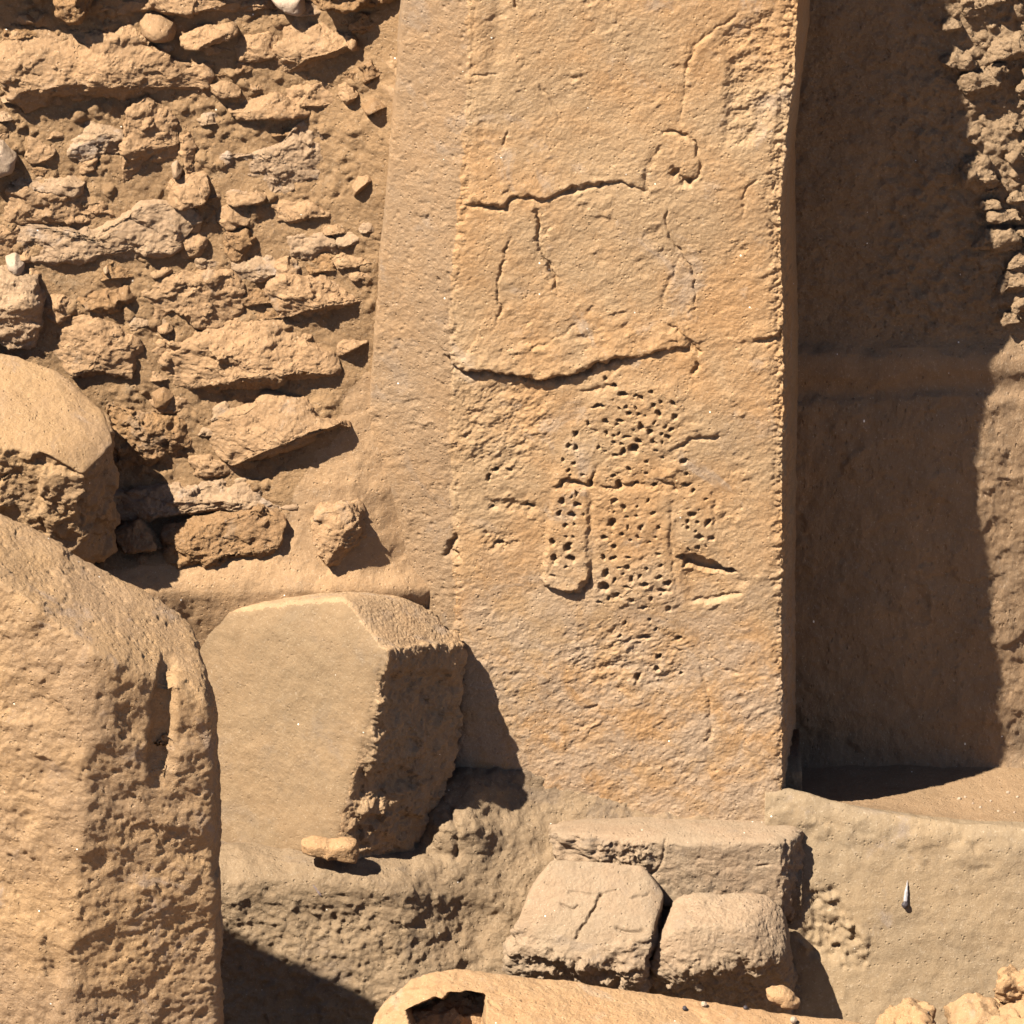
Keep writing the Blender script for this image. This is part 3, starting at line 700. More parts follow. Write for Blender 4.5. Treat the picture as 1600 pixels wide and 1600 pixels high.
for i, (poly, p, ex, planes, mt) in enumerate(stones):
    pa = np.array(poly); cx, cy = pa.mean(0); size = (pa.max(0) - pa.min(0)).max() / 500
    Yw = wallY(cx, cy)
    if cy < -5: Yw -= .45 * p
    else:
        p = .018 + (.68 if p >= .10 else .52) * p; Yw += .02
        if ex > 2.45: ex += 1.3; poly = [(cx + (q[0] - cx) * 1.07, cy + (q[1] - cy) * 1.09) for q in poly]
    T = p + .02
    rp = random.Random(i)
    extra = [((rp.uniform(-.7, .7), -rp.uniform(.5, 1), rp.uniform(-.2, .8)), rp.uniform(.72, .9)) for _ in range(3)]
    sc = min(size, .3)
    sd = i * 3
    spec = [('f', .30 * sc, .036 * sc, {'oct': 4, 'seed': sd}), ('facet', .20 * sc + .015, .058 * sc, {'seed': sd, 'sharp': .45, 'stretch': (.85, 1, 1.15)}), ('facet', .08 * sc + .012, .017 * sc, {'seed': sd + 1, 'sharp': .4, 'stretch': (.85, 1, 1.15)}), ('f', .05, .006, {'oct': 4, 'seed': sd + 1, 'gain': .65})]
    spec2 = [('facet', .019, .0032, {'seed': sd + 2, 'sharp': .45, 'stretch': (.8, 1, 1.4)}), ('f', .012, .0026, {'oct': 3, 'seed': sd + 5, 'gain': .65})]
    if mt == 'wallstone_red': spec2 = spec2 + [('pit', .03, .010, {'seed': sd, 'dens': .4})]
    if mt == 'whitestone' or (ex < 2.45): spec = [('f', .5 * sc, .05 * sc, {'oct': 3, 'seed': sd})]; spec2 = [('f', .02, .0015, {'oct': 3})]; extra = []
    V, Fc, cc = outline_stone(poly, Yw, T, ex, .0036 if cy > -10 else .012, list(planes) + extra, spec, spec2, back=.9)
    mk('stone', V, Fc, M[mt], wall)

# ------------------------------------------------------------------ BIG BLOCKS ON THE LEFT
def PT(*l): return [P(*q) for q in l]
# broken monolith, foreground left: front edge near px 110, right edge near px 335
def fg_carve(V, N):
    x, y = project(V)
    d = np.zeros(len(V))
    wob = 8 * fbm(V, .06, 3, seed=60)
    mk_, dd, s, t = polyline_dist(x + wob, y, [(262, 1030), (255, 1120), (250, 1235)], 70)
    w = np.interp(t, [0, .3, 1], [10, 15, 20])
    d[mk_] -= np.interp(t, [0, .15, .8, 1], [.01, .036, .036, .0]) * np.exp(-(dd / w) ** 4)
    fr = N[:, 1] < -.3
    top = ss(.55, .85, N[:, 2])
    rt = ss(95, 140, x)
    d += (1 - .6 * top) * (.012 * fbm(V, .10, 5, 'f', .6, seed=61) + .0038 * facet(V, .05, 62, (1, 1, 1.2), .5) + .0022 * facet(V, .024, 64, (.8, 1, 1.3), .45))
    d += .003 * fbm(V, .014, 3, 'f', .65, seed=63)
    F1, F2, R, T = worley(V, .035, 65); d -= .008 * np.clip(1 - F1 / .35, 0, 1) * (R > .5)
    return V + N * d[:, None]
pts = PT((110, 985, -2.13), (0, 975, -1.93), (328, 1075, -2.02), (318, 1010, -1.85), (285, 950, -1.71), (180, 906, -1.63), (0, 850, -1.59),
         (95, 1700, -2.19), (345, 1700, -2.05), (352, 1700, -1.79), (345, 1300, -1.76), (338, 1110, -1.74), (300, 1700, -1.5))
pts = [list(p) for p in pts]
pts += [[-2.25, -1.66, 1.12], [-2.25, -1.60, 1.14], [-2.66, -1.55, 1.46], [-2.66, -1.50, -2.05], [-2.66, -1.3, -2.05], [-1.42, -2.21, -2.05], [-.92, -2.06, -2.05], [-.92, -1.6, -2.05], [-2.66, -1.5, 1.40]]
V, Fc = hullrock(pts, .0058, 60, [('f', .30, .012, {'oct': 3, 'seed': 50}), ('facet', .16, .010, {'seed': 51, 'sharp': .4})], carve=fg_carve, maxn=440)
o = mk('broken_monolith', V, Fc, M['block'], loc=(-1.4, -1.3, -2.0))
tag(o, 'large rough monolith in the left foreground, rounded top, dark vertical groove', 'stone block')

# squat block behind it
def b2_carve(V, N):
    fr = ss(.5, .1, N[:, 2])
    d = fr * (.024 * facet(V, .09, 70, sharp=.35) + .012 * fbm(V, .06, 5, 'f', .6, seed=71) + .006 * facet(V, .03, 73, sharp=.3)) + .004 * fbm(V, .03, 4, 'f', .6, seed=72)
    return V + N * d[:, None]
pts = PT((0, 695, -0.18), (70, 705, -0.19), (135, 745, -0.19), (178, 690, -0.04), (160, 640, 0.08), (95, 578, 0.18), (0, 545, 0.22),
         (182, 850, 0.00), (120, 890, -0.11), (0, 900, -0.14), (-160, 690, -0.16), (-160, 545, 0.24), (-160, 920, -0.14), (165, 860, 0.20), (-160, 880, 0.31), (150, 700, 0.26))
V, Fc = hullrock(pts, .0052, 44, [('f', .15, .012, {'oct': 3, 'seed': 69})], carve=b2_carve)
o = mk('squat_block', V, Fc, M['block'], loc=list(P(60, 880, 0)))
tag(o, 'squat block with flat sunlit top and jagged shaded front behind the foreground monolith', 'stone block')

# leaning slab
def slab_carve(V, N):
    x, y = project(V)
    endf = ss(.05, .4, N[:, 0]) * ss(.8, .5, N[:, 2])
    smooth_l = ss(-.1, -.4, N[:, 0])
    d = endf * (.020 * facet(V, .085, 80, sharp=.4) + .014 * fbm(V, .05, 4, 'r', .6, seed=81)) + (1 - endf) * .004 * fbm(V, .05, 4, 'f', .55, seed=82)
    d += (1 - .8 * smooth_l) * .003 * fbm(V, .016, 3, 'r', seed=83)
    # hollow under the top lip of the end face
    m1 = 1 - ss(-14, 10, poly_sd(x, y, [(610, 1052), (690, 1048), (716, 1075), (690, 1110), (668, 1150), (640, 1125), (600, 1120)]))
    d -= .028 * m1 * endf
    m2 = 1 - ss(-14, 10, poly_sd(x, y, [(550, 1200), (630, 1190), (640, 1210), (590, 1260), (550, 1255)]))
    d -= .018 * m2 * endf
    m3 = 1 - ss(-10, 8, poly_sd(x, y, [(520, 1290), (600, 1300), (650, 1345), (560, 1345)]))
    d -= .016 * m3 * endf
    return V + N * d[:, None]
pts = PT((602, 1016, -.31), (728, 1004, .02), (722, 1140, .0), (640, 934, .04), (538, 929, -.16), (518, 1325, -.345), (660, 1352, -.15), (560, 1350, -.33),
         (300, 960, .07), (400, 946, .0), (300, 1350, -.04), (690, 1100, .0), (640, 1340, -.02), (600, 920, .14), (705, 1215, -.03), (380, 925, .2), (380, 1350, .15))
V, Fc = hullrock(pts, .0042, 44, [('f', .2, .007, {'oct': 3, 'seed': 79})], carve=slab_carve)
o = mk('leaning_block', V, Fc, M['slab'], loc=list(P(600, 1345, -.2)))
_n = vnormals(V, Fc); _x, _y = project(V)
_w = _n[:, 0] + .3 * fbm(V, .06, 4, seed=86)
o.data.materials.append(M['shaded_coat'])
o.data.polygons.foreach_set('material_index', ((_w[Fc[0]].mean(1) < -.12) & (_n[Fc[0], 2].mean(1) < .6)).astype(np.int32))  # sunward left side, picked by normal, gets the darkened colour
tag(o, 'thick angular block with broad smooth face and shaded broken end, against the pillar foot', 'stone block')

# small loose stones
def loose(name, label, poly, Y, T, mat, ex=2.6, cat='stone', group=None, planes=(), amp=1., step=.004):
    pa = np.array(poly); size = (pa.max(0) - pa.min(0)).max() / 500; sd = int(pa[0, 0])
    V, Fc, cc = outline_stone(poly, Y, T, ex, step, planes, [('f', .4 * size, .06 * size * amp, {'oct': 4, 'seed': sd}), ('facet', .3 * size + .006, .09 * size * amp, {'seed': sd, 'sharp': .45}), ('facet', .1 * size + .006, .03 * size * amp, {'seed': sd, 'sharp': .45})], [('f', .012, .0025, {'oct': 3, 'gain': .65})])
    o = mk(name, V, Fc, mat, loc=(cc[0], cc[1], float(V[:, 2].min())))
    return tag(o, label, cat, group)
loose('loose_stone', 'small flat cream stone lying on the ledge against the leaning block', [(470, 1319), (490, 1317), (515, 1321), (540, 1318), (556, 1320), (560, 1335), (557, 1350), (540, 1349), (505, 1342), (490, 1340), (472, 1334)], -.385, .04, M['foreground'], 3.8, amp=.3)

# ------------------------------------------------------------------ BEDROCK LEDGE at the foot (left and centre)
bx = [280, 420, 540, 640, 680, 720, 800, 900, 1000, 1120, 1260]
by = [1200, 1245, 1300, 1335, 1352, 1372, 1395, 1440, 1520, 1600, 1800]
BZ = [
 [.10, .10, .10, .08, .06, .05, .05, .05, .05, .05, .05],
 [.02, .02, .02, .03, -.07, -.10, -.01, .02, .02, .02, .02],
 [-.03, -.04, -.05, -.07, -.19, -.22, -.12, -.06, -.06, -.06, -.06],
 [-.27, -.28, -.30, -.22, -.21, -.22, -.16, -.12, -.12, -.12, -.12],
 [-.345, -.355, -.37, -.29, -.26, -.24, -.185, -.15, -.15, -.15, -.15],
 [-.41, -.41, -.415, -.355, -.29, -.26, -.21, -.18, -.18, -.18, -.18],
 [-.43, -.43, -.435, -.39, -.33, -.285, -.24, -.20, -.20, -.20, -.20],
 [-.44, -.44, -.44, -.41, -.35, -.30, -.27, -.25, -.24, -.22, -.2],
 [-.47, -.47, -.48, -.47, -.43, -.39, -.36, -.33, -.30, -.28, -.24],
 [-.52, -.52, -.53, -.53, -.50, -.46, -.43, -.40, -.37, -.34, -.3],
 [-.60, -.60, -.60, -.60, -.58, -.55, -.52, -.50, -.46, -.42, -.4],
]
bedf = table(bx, by, BZ)
def bed_carve(V, N, x, y):
    low = ss(1365, 1450, y + 25 * fbm(V, .1, 3, seed=90)) * ss(760, 560, x)
    mid = ss(600, 700, x)
    d = (.008 + .006 * low + .006 * mid) * fbm(V, .08, 5, 'f', .62, seed=91) + (.003 + .006 * low + .004 * mid) * facet(V, .045, 92, (1, 1, 1.2), .45) + (.0015 + .004 * low) * facet(V, .02, 96, (1, 1, 1.2), .45) + .003 * fbm(V, .014, 3, 'f', .65, seed=93) * (.4 + low + .5 * mid)
    d += .02 * mid * fbm(V, .16, 3, seed=94) + .03 * (1 - mid) * fbm(V, .24, 3, seed=97)
    mk_, dd, s, t = polyline_dist(x + 4 * fbm(V, .03, 3, seed=95), y, [(700, 1262), (716, 1300), (712, 1340)], 40)
    d[mk_] -= .016 * np.exp(-(dd / 5) ** 2)
    return V + N * d[:, None]
V, Fc = sheet_from_table(bedf, np.arange(285, 1255, 2.2), np.arange(1205, 1795, 2.2), [], carve=bed_carve, back=.3)
o = bedrock = mk('bedrock_ledge', V, Fc, M['bedrock'], loc=list(P(600, 1700, -.5)))
tag(o, kind='structure')

# ------------------------------------------------------------------ GREY STONES at the pillar foot
def K(*a): return [(780 + x / 3.077, 1250 + y / 3.077) for x, y in a]
# flat slab
def foot_carve(V, N):
    x, y = project(V)
    fr = ss(.6, .2, N[:, 2])
    le = ss(1040, 1000, x)
    d = fr * ((.004 + .016 * le) * fbm(V, .05, 5, 'r', .6, seed=100) + (.004 + .012 * le) * facet(V, .04, 101, sharp=.4)) + .0025 * fbm(V, .02, 4, 'f', .6, seed=102)
    d += fr * .016 * ss(1205, 1225, x) * fbm(V, .022, 3, 'r', seed=103, stretch=(1, 1, .3))
    for pl, w, dp in ((K((800, 190), (790, 250), (780, 310), (730, 360)), 2.4, .008), (K((1300, 310), (1240, 318)), 1.8, .006)):
        mk_, dd, s, t = polyline_dist(x + 3 * fbm(V, .03, 3, seed=104), y, pl, 20); d[mk_] -= dp * np.exp(-(dd / w) ** 2)
    return V + N * d[:, None]
pts = PT((866, 1290, -.10), (868, 1300, -.19), (960, 1312, -.22), (1100, 1318, -.235), (1222, 1314, -.23), (1250, 1298, -.15), (1258, 1300, -.02), (1243, 1278, -.02), (960, 1275, -.0), (870, 1282, -.02),
         (872, 1360, -.21), (1030, 1420, -.24), (1215, 1420, -.25), (1262, 1440, -.15), (1262, 1430, .02), (870, 1350, .0))
V, Fc = hullrock(pts, .0045, 40, [('f', .15, .006, {'oct': 3, 'seed': 99})], carve=foot_carve)
tag(mk('foot_slab', V, Fc, M['greystone'], loc=list(P(1060, 1420, -.15))), 'flat grey stone slab with a thin top wedged across the foot of the carved pillar', 'stone slab')
# cracked stone, lower left
def crk_carve(V, N):
    x, y = project(V)
    fr = ss(.62, .3, N[:, 2]) * ss(1425, 1480, y)
    d = fr * (.024 * facet(V, .06, 110, sharp=.4) + .016 * fbm(V, .05, 4, 'r', .6, seed=111)) + .003 * fbm(V, .02, 4, 'f', .6, seed=112)
    jj = 4 * fbm(V, .03, 3, seed=113)
    for pl, w, dp in ((K((490, 450), (455, 530), (400, 600), (370, 665)), 2.2, .012), (K((640, 470), (720, 455)), 1.8, .008), (K((300, 500), (350, 525), (380, 510)), 2.0, .008), (K((330, 440), (480, 455), (560, 430)), 1.6, .005), (K((570, 620), (630, 640), (690, 625)), 3.0, .012)):
        mk_, dd, s, t = polyline_dist(x + jj, y + jj, pl, 20); d[mk_] -= dp * np.exp(-(dd / w) ** 2)
    return V + N * d[:, None]
pts = PT((862, 1342, -.27), (1004, 1350, -.27), (1038, 1396, -.34), (1018, 1460, -.49), (1008, 1510, -.53), (1004, 1552, -.50), (905, 1500, -.52), (905, 1450, -.46), (812, 1425, -.40), (796, 1480, -.44), (796, 1530, -.40),
         (835, 1375, -.30), (1030, 1480, -.25), (1010, 1560, -.25), (800, 1545, -.2), (865, 1370, -.15), (1030, 1380, -.18))
V, Fc = hullrock(pts, .0042, 60, [('f', .12, .007, {'oct': 3, 'seed': 109})], carve=crk_carve)
tag(mk('cracked_stone', V, Fc, M['greystone'], loc=list(P(910, 1540, -.35))), 'cracked buff stone with jagged lower edge, left of the rounded grey stone', 'stone')
# rounded stone, lower right
def rnd_carve(V, N):
    x, y = project(V)
    low = ss(1470, 1520, y)
    d = .010 * (.4 + low) * fbm(V, .05, 5, 'r', .6, seed=120) + .003 * fbm(V, .018, 4, 'r', .6, seed=121) + low * .010 * facet(V, .035, 122, sharp=.4)
    return V + N * d[:, None]
pts = PT((1058, 1396, -.30), (1195, 1392, -.28), (1228, 1418, -.30), (1042, 1424, -.36), (1026, 1470, -.47), (1060, 1445, -.47), (1170, 1455, -.49), (1232, 1470, -.38), (1236, 1450, -.3),
         (1018, 1500, -.47), (1012, 1545, -.42), (1060, 1518, -.52), (1190, 1505, -.50), (1228, 1490, -.45), (1060, 1640, -.30), (1244, 1640, -.26), (1230, 1640, -.2), (1240, 1500, -.22), (1020, 1640, -.2), (1030, 1470, -.22))
V, Fc = hullrock(pts, .0042, 26, [('f', .12, .010, {'oct': 3, 'seed': 119})], carve=rnd_carve)
tag(mk('rounded_stone', V, Fc, M['greystone'], loc=list(P(1120, 1620, -.35))), 'rounded pale grey stone with a dark undercut front below the flat slab', 'stone')

# ------------------------------------------------------------------ FOREGROUND BOULDER along the bottom edge
def K8(*a): return [(560 + x / 5.333, 1480 + y / 5.333) for x, y in a]
def fb_carve(V, N):
    x, y = project(V)
    d = .006 * fbm(V, .06, 4, 'f', .6, seed=130) + .0022 * fbm(V, .018, 3, 'f', .6, seed=131)
    lf = ss(760, 640, x)
    d += lf * .010 * facet(V, .06, 132, sharp=.4)
    jj = 4 * fbm(V, .07, 3, seed=133)
    hole = 1 - ss(-3, 5, poly_sd(x + jj, y + jj, K8((430, 545), (540, 480), (640, 425), (700, 445), (760, 385), (900, 388), (1040, 412), (1045, 560), (1050, 900), (520, 900))))
    d += hole * (.02 * facet(V, .05, 135, sharp=.5) + .015 * fbm(V, .05, 4, seed=136))
    push = (.22 * hole)[:, None] * FW[None]
    for pl, w, dp in ((K8((1130, 365), (1240, 400), (1310, 430)), 1.6, .006), (K8((1370, 440), (1440, 440)), 1.8, .008), (K8((1090, 450), (1180, 520)), 2, .006)):
        mk_, dd, s, t = polyline_dist(x + jj, y + jj, pl, 16); d[mk_] -= dp * np.exp(-(dd / w) ** 2)
    return V + N * d[:, None] + push
pts = PT((705, 1507, -1.73), (628, 1523, -1.78), (590, 1560, -1.86), (562, 1615, -1.96), (900, 1532, -1.70), (1020, 1548, -1.70), (1160, 1575, -1.70), (1400, 1606, -1.70),
         (600, 1680, -2.13), (900, 1680, -2.13), (1400, 1700, -2.08), (690, 1575, -1.98), (560, 1900, -2.18), (1400, 1900, -2.18), (560, 1750, -1.68), (1400, 1800, -1.58))
V, Fc = hullrock(pts, .0042, 28, [('f', .2, .012, {'oct': 3, 'seed': 129})], carve=fb_carve, maxn=440)
boulder = tag(mk('foreground_boulder', V, Fc, M['foreground'], loc=list(P(1000, 1800, -1.2))), 'smooth orange boulder along the bottom edge with a dark broken hollow at its left end', 'boulder')
loose('loose_cobble', 'small tan cobble resting in front of the rounded grey stone', [(1197, 1553), (1206, 1548), (1225, 1549), (1240, 1557), (1250, 1570), (1246, 1580), (1232, 1580), (1212, 1573), (1198, 1563)], -1.67, .035, M['foreground'], 2.3, amp=.4)
loose('corner_stone', 'round orange stone poking up at the bottom edge left of the crumbly corner boulder', [(1376, 1690), (1376, 1618), (1392, 1597), (1425, 1590), (1450, 1588), (1461, 1602), (1464, 1690)], -1.2, .10, M['foreground'], 3.4, amp=1.3)
loose('corner_boulder', 'crumbly orange boulder in the bottom right corner', [(1488, 1740), (1494, 1622), (1512, 1602), (1550, 1592), (1610, 1580), (1700, 1570), (1760, 1630), (1760, 1740)], -1.2, .16, M['foreground'], 3.6, amp=1.1, step=.005, cat='boulder')
loose('corner_rubble', 'small cracked stone sitting on top of the bottom right corner boulder', [(1557, 1545), (1562, 1528), (1590, 1526), (1640, 1524), (1660, 1552), (1640, 1575), (1580, 1570), (1560, 1558)], -1.13, .05, M['foreground'], 3.4, amp=1.5)

# ------------------------------------------------------------------ RIGHT SIDE: upper fill wall, bench wall, ledge, plastered front
ry = [-420, 0, 300, 500, 524, 560, 578, 606, 624, 650, 900, 1120, 1180, 1225, 1290]
RY = [.56, .475, .455, .45, .447, .410, .408, .424, .408, .404, .43, .468, .475, .43, .34]
_rt = table([0, 1], ry, [[v, v] for v in RY])
def rf(px, py):
    X_, Y_ = np.meshgrid(np.asarray(px, float), np.asarray(py, float))
    pp = np.stack([X_.ravel() / 500, 0 * X_.ravel(), Y_.ravel() / 500], -1)
    w_ = (26 * fbm(pp, .35, 3, seed=160) + 9 * fbm(pp, .06, 4, seed=161)).reshape(X_.shape) * ss(440, 520, Y_) * ss(760, 660, Y_)
    yy = Y_ + w_
    fine_y = np.linspace(-420, 1290, 1711); fy_ = _rt(np.array([0.]), fine_y)[:, 0]
    return np.interp(yy, fine_y, fy_)
def r_carve(V, N, x, y):
    up = ss(545, 500, y + 10 * fbm(V, .1, 3, seed=140))
    led = ss(535, 560, y) * ss(640, 605, y)
    lo = ss(600, 640, y)
    crum = up * (.35 + .65 * ss(1340, 1450, x + .12 * (y - 250)))
    d = crum * (.014 * fbm(V, .10, 5, 'f', .6, seed=141) + .009 * facet(V, .05, 142, sharp=.35) + .008 * facet(V, .022, 149, sharp=.35)) + up * (.018 * fbm(V, .14, 4, seed=143) + .005 * fbm(V, .03, 3, seed=144))
    F1, F2, R, T = worley(V, .035, 145)
    d += crum * .010 * np.sqrt(np.clip(1 - (F1 / (.3 + .3 * R)) ** 2, 0, 1)) * (R > .5)
    d += led * .005 * fbm(V, .05, 4, seed=146)
    d += lo * (.016 * fbm(V, .14, 5, 'f', .6, seed=147) + .008 * facet(V, .08, 162, (1, 1, .7), .4) + .004 * fbm(V, .03, 4, 'r', .6, seed=148, stretch=(1, 1, .6)))
    return V + N * d[:, None]
V, Fc = sheet_from_table(rf, np.arange(1165, 1895, 2.4), np.arange(-400, 1285, 2.4), [], carve=r_carve, back=.4)
rw = thing('bench_wall', 'earthen wall with a sloping ledge right of the pillar, mostly in its shadow', 'wall', list(P(1450, 1230, .5)))
nrow = len(np.arange(-400, 1285, 2.4)); ncol = len(np.arange(1165, 1895, 2.4))
split = int((545 + 400) / 2.4)
qf = Fc[0].reshape(nrow - 1, ncol - 1, 4)
upper = qf[:split].reshape(-1, 4); lower = qf[split:].reshape(-1, 4)
def sub(V, faces):
    ids = np.unique(np.concatenate([f.ravel() for f in faces])); mp = np.full(len(V), -1); mp[ids] = np.arange(len(ids))
    return V[ids], [mp[f] for f in faces]
side, cap = Fc[1], Fc[2]
v1, f1 = sub(V, [upper]); mk('rubble_fill', v1, f1, M['crumbly'], rw)
v2, f2 = sub(V, [lower, side, cap]); mk('bench_face', v2, f2, M['benchwall'], rw)
# stones that stick out of the fill
_rr = random.Random(5); _rp = []
for _try in range(4000):
    if len(_rp) >= 46: break
    y_ = _rr.uniform(-60, 520); x_ = _rr.uniform(1462 + .23 * max(0, y_), 1690)
    r_ = _rr.choice([10, 13, 17, 22, 30])
    if any(math.hypot(x_ - q[0], (y_ - q[1]) * 1.3) < (r_ + q[2]) * .85 for q in _rp): continue
    _rp.append((x_, y_, r_))
for i, (x_, y_, r_) in enumerate(_rp):
    poly = [(x_ + r_ * _rr.uniform(.75, 1.3) * 1.2 * math.cos(a_), y_ + r_ * _rr.uniform(.7, 1.25) * .9 * math.sin(a_)) for a_ in np.linspace(0, 2 * math.pi, 8)[:-1] + _rr.uniform(0, 1)]
    p = _rr.uniform(.010, .018) + r_ * .0006
    Yw = float(rf(np.array([x_]), np.array([y_]))[0, 0])
    V, Fc, cc = outline_stone(poly, Yw - .5 * p, p + .01, _rr.uniform(2.6, 3.4), .0045, (((.2, -.55, -.8), .5), ((_rr.uniform(-.6, .6), -.8, _rr.uniform(-.2, .7)), .75)), [('facet', .045, .014, {'seed': i, 'sharp': .45}), ('facet', .022, .006, {'seed': i, 'sharp': .4})], [('f', .012, .003, {'oct': 3, 'gain': .65})])
    mk('stone', V, Fc, M['crumbly'], rw)

# plastered front with raised rim; the floor behind the rim is a second part
def build_front():
    # profile in plan/height: rim curve points (px,py,Y) -> floor behind (to the bench wall) and battered face in front
    nx_ = 330
    t = np.linspace(1195, 1950, nx_)
    rim_py = np.interp(t, [1195, 1255, 1300, 1400, 1500, 1600, 1950], [1222, 1236, 1250, 1272, 1286, 1292, 1308])
    rim_Y = np.interp(t, [1195, 1255, 1320, 1400, 1500, 1600, 1950], [-.03, -.05, -.075, -.09, -.10, -.105, -.11])
    rim = P(t, rim_py, rim_Y)
    rows = []
    # floor: from under the bench wall toward the rim
    fl_z = -1.125
    for u in np.linspace(0, 1, 70):
        r = rim.copy(); yb = .55
        r[:, 1] = yb + (rim[:, 1] - yb) * u
        r[:, 2] = fl_z + (rim[:, 2] - .002 - fl_z) * (u ** 2.4)
        rows.append(r)
    # rim crest then face
    for u in np.linspace(0, 1, 190)[1:]:
        r = rim.copy()
        dz = u * 1.15
        rd = .035
        r[:, 2] = rim[:, 2] - dz
        r[:, 1] = rim[:, 1] - rd * (1 - math.exp(-dz / .02)) - .30 * dz
        rows.append(r)
    V = np.array(rows).reshape(-1, 3); n = len(rows); m = nx_
    Q = gridfaces(n, m)
    N = vnormals(V, [Q])
    x, y = project(V)
    isf = np.repeat(np.arange(n) >= 70, m)
    pa = (1 - ss(-12, 12, poly_sd(x + 14 * fbm(V, .06, 4, seed=150), y + 14 * fbm(V, .06, 4, seed=151), [(1255, 1490), (1268, 1380), (1300, 1385), (1318, 1430), (1345, 1440), (1362, 1480), (1352, 1512), (1310, 1500)]))) * isf
    rimz = np.exp(-((y - np.interp(x, t, rim_py) - 40) / 38) ** 2) * isf
    d = .010 * fbm(V, .18, 4, seed=152) + .0026 * fbm(V, .03, 5, 'f', .68, seed=153) + .0015 * facet(V, .06, 158, (1, 1, 1.3), .5) + pa * (.024 * facet(V, .05, 154, sharp=.4) + .010 * facet(V, .022, 155, sharp=.4) - .006) + rimz * .008 * facet(V, .05, 156, (.8, 1, 1.3), .5)
    V = V + N * d[:, None]
    a = np.arange(n * m).reshape(n, m)
    ring = np.concatenate([a[0, :], a[1:, -1], a[-1, -2::-1], a[-2:0:-1, 0]])
    Bv = V[ring].copy(); Bv[:, 2] = -2.3
    k = len(ring); b0 = n * m; i = np.arange(k); j = (i + 1) % k
    side = np.stack([ring[i], ring[j], b0 + j, b0 + i], -1)
    cap = np.stack([b0 + i, b0 + j, np.full(k, b0 + k)], -1)
    # split floor strip and plaster face into parts
    qf = Q.reshape(n - 1, m - 1, 4)
    allV = np.vstack([V, Bv, Bv.mean(0)[None]])
    root = thing('plastered_ledge', 'low plastered ledge with a raised rim at lower right beside the pillar foot', 'ledge', list(P(1450, 1700, -.4)))
    v1, f1 = sub(allV, [qf[:62].reshape(-1, 4)]); fl = mk('ledge_floor', v1, f1, M['dirt'], root)
    v2, f2 = sub(allV, [qf[62:].reshape(-1, 4), side, cap]); return fl, mk('plaster_face', v2, f2, M['plaster'], root)
ledge_floor, plaster_face = build_front()

def pick(o, px_, py_):
    bpy.context.view_layer.update()
    d = Vector(FW * DIST + np.array([1., 0, 0]) * (px_ - 800) / 500 + UP * (800 - py_) / 500).normalized()
    loc = o.matrix_world.inverted() @ Vector(CAM)
    ok, hit, nrm, _ = o.ray_cast(loc, d)
    return np.array(o.matrix_world @ hit) if ok else P(px_, py_, -.3)
# pale spike with a dark lump stuck to the plaster, and a mauve chip on the bedrock
def shard(name, label, cat, a, b, Ya, Yb, w, mat, dark=None):
    p0 = P(a[0], a[1], Ya); p1 = P(b[0], b[1], Yb)
    root = thing(name, label, cat, list(p1))
    D, Q = lattice(8, 8, 26); D /= np.linalg.norm(D, axis=1)[:, None]
    ax = (p1 - p0); L = np.linalg.norm(ax); ax /= L
    e1 = np.cross(ax, [0, 1, 0]); e1 /= np.linalg.norm(e1); e2 = np.cross(ax, e1)
    t = (D[:, 2] + 1) / 2
    prof = w * (.15 + .85 * t)
    V = p0 + ax * (t * L)[:, None] + e1 * (D[:, 0] * prof)[:, None] + e2 * (D[:, 1] * prof * .8)[:, None]
    V += .12 * w * np.stack([fbm(V, w * 1.5, 3, seed=s) for s in (1, 2, 3)], -1) * 2
    mk('shard', V, [Q], mat, root)
    if dark is not None:
        D, Q = lattice(10, 10, 10); D /= np.linalg.norm(D, axis=1)[:, None]
        V = p1 + D * np.array([w * 1.15, w, w * 1.25]); V += D * (fbm(V, w, 3, seed=9) * w * .3)[:, None]
        mk('lump', V, [Q], dark, root)
    return root
shard('pale_shard', 'thin pale grey pointed shard with a dark lump at its lower end', 'shard', (1418, 1375), (1414, 1414), pick(plaster_face, 1418, 1375)[1] - .004, pick(plaster_face, 1414, 1414)[1] - .011, .0095, M['ash'], M['dark'])
shard('mauve_chip', 'tiny mauve grey chip on the ledge below the small cream stone', 'chip', (488, 1381), (502, 1400), pick(bedrock, 488, 1381)[1] - .002, pick(bedrock, 502, 1400)[1] - .003, .006, M['mauve'])

# pebbles on the boulder and ledges
for i, (x, y, r, lab) in enumerate([
    (1100, 1571, 5, 'white pebble lying on top of the smooth orange boulder'),
    (1070, 1577, 4, 'dark pebble on the orange boulder just left of the white pebble'),
    (1165, 1576, 4, 'dark pebble on the orange boulder just right of the white pebble'),
    (1240, 1596, 6, 'grey white pebble on the boulder edge below the tan cobble')]):
    V, Fc, cc = outline_stone([(x - r, y), (x - r * .6, y - r * .8), (x + r * .4, y - r * .8), (x + r, y - r * .1), (x + r * .6, y + r * .7), (x - r * .5, y + r * .7)], pick(boulder, x, y)[1] - r / 900, r / 500, 2.3, .0025, (), [('f', .01, .002)])
    tag(mk('pebble', V, Fc, M['whitestone'] if i in (0, 3) else M['dark'], loc=list(cc)), lab, 'pebble', 'pebbles on the orange boulder')

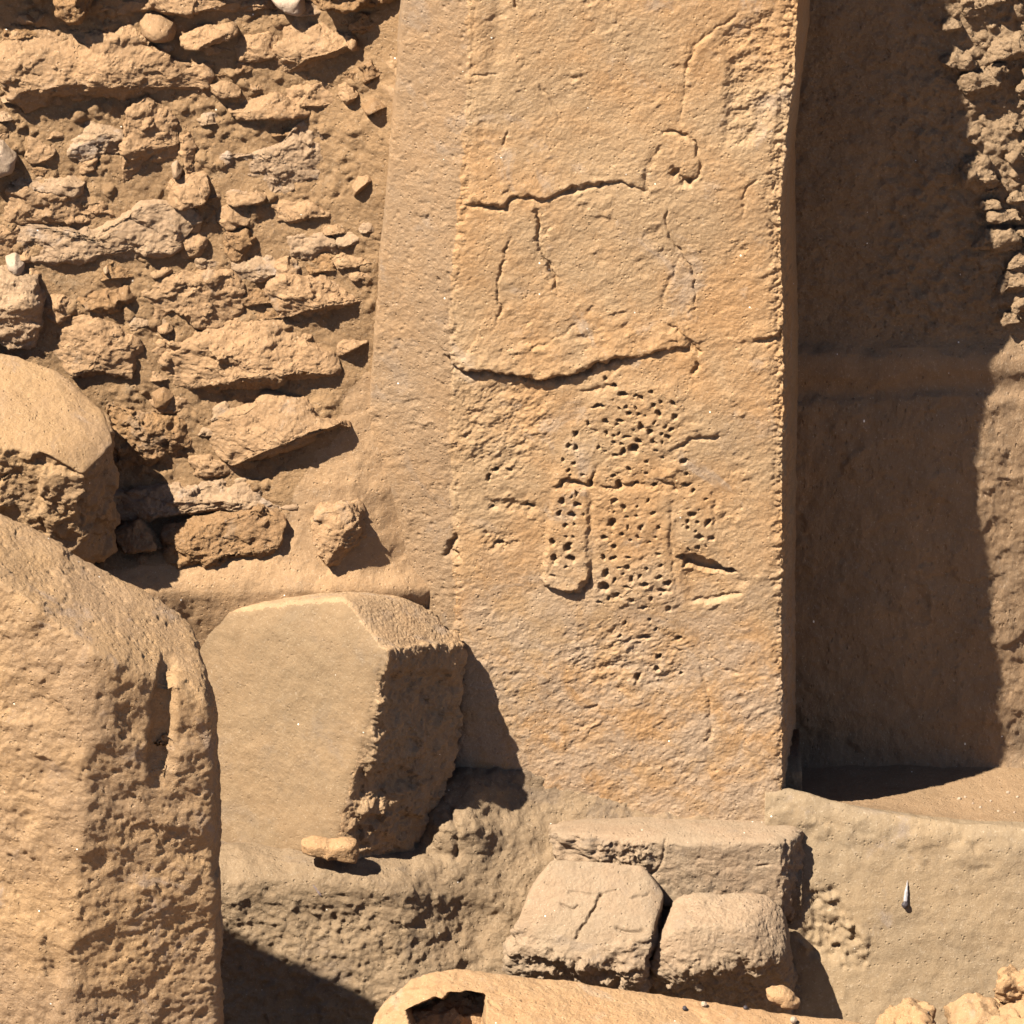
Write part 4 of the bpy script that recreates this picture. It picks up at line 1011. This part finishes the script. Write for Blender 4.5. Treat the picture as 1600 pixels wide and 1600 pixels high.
fleck = None
for i, (x, y, r) in enumerate([(1499, 1249, 3.4), (1508, 1246, 2), (1532, 1262, 2.4), (1548, 1252, 2), (1575, 1239, 3), (1590, 1246, 2.6), (1560, 1268, 2.2), (1585, 1270, 2), (1612, 1255, 3), (1520, 1256, 1.8)]):
    h = pick(ledge_floor, x, y)
    if fleck is None:
        V, Fc, cc = outline_stone([(x - r, y), (x - r * .5, y - r * .7), (x + r * .5, y - r * .8), (x + r, y), (x + r * .5, y + r * .7), (x - r * .5, y + r * .6)], float(h[1]), r / 500, 2.6, .0015, (), [('facet', .004, .001)])
        fleck = mk('pebble', V, Fc, M['whitestone'], loc=list(cc)); r0 = r; o = fleck
        tag(fleck, 'tiny white stone fleck lying on the brown floor behind the plastered rim', 'pebble', 'white flecks on the ledge floor')
    else:
        o = fleck.copy(); COL.objects.link(o)
    o.location = (h[0], h[1], h[2] + .0012); o.scale = (r / r0,) * 3; o.rotation_euler = (0, 0, i * 1.3)

# ------------------------------------------------------------------ ground
def build_ground():
    s = np.concatenate([np.linspace(-300, -6, 14), np.linspace(-5, 5, 90), np.linspace(6, 300, 14)])
    X, Y = np.meshgrid(s, s)
    V = np.stack([X, Y, np.full_like(X, -2.0)], -1).reshape(-1, 3)
    V[:, 2] += .03 * fbm(V, .8, 4, seed=200)
    mk_ = mk('ground', V, [gridfaces(len(s), len(s))[:, ::-1]], M['dirt'])
    tag(mk_, kind='structure')
build_ground()
for o in bpy.data.objects:
    if '_loc' in o: del o['_loc']

# ------------------------------------------------------------------ light, camera, view
w = bpy.data.worlds.new('World'); SC.world = w; w.use_nodes = True
nt = w.node_tree; bg = nt.nodes['Background']
sky = nt.nodes.new('ShaderNodeTexSky'); sky.sky_type = 'NISHITA'; sky.sun_disc = False; sky.altitude = 750; sky.air_density = .6; sky.dust_density = .3
sky.sun_elevation = SUN_EL; sky.sun_rotation = math.atan2(-LDIR.x, -LDIR.y)
nt.links.new(sky.outputs[0], bg.inputs[0]); bg.inputs[1].default_value = .05
sl = bpy.data.lights.new('sun', 'SUN'); sl.energy = 5.0; sl.angle = math.radians(.5); sl.color = (1, .93, .80)
so = bpy.data.objects.new('sun', sl); COL.objects.link(so); so.rotation_euler = LDIR.to_track_quat('-Z', 'Y').to_euler(); so.location = (-8, -6, 12)
cam = bpy.data.cameras.new('camera'); co = bpy.data.objects.new('camera', cam); COL.objects.link(co)
co.location = CAM; co.rotation_euler = (math.radians(90) - PITCH, 0, 0)
cam.sensor_width = 36; cam.lens = 36 * DIST / 3.2; cam.clip_end = 2000; cam.clip_start = .1
SC.camera = co
SC.view_settings.view_transform = 'Standard'; SC.view_settings.look = 'None'; SC.view_settings.gamma = 1
SC.view_settings.exposure = 1.97
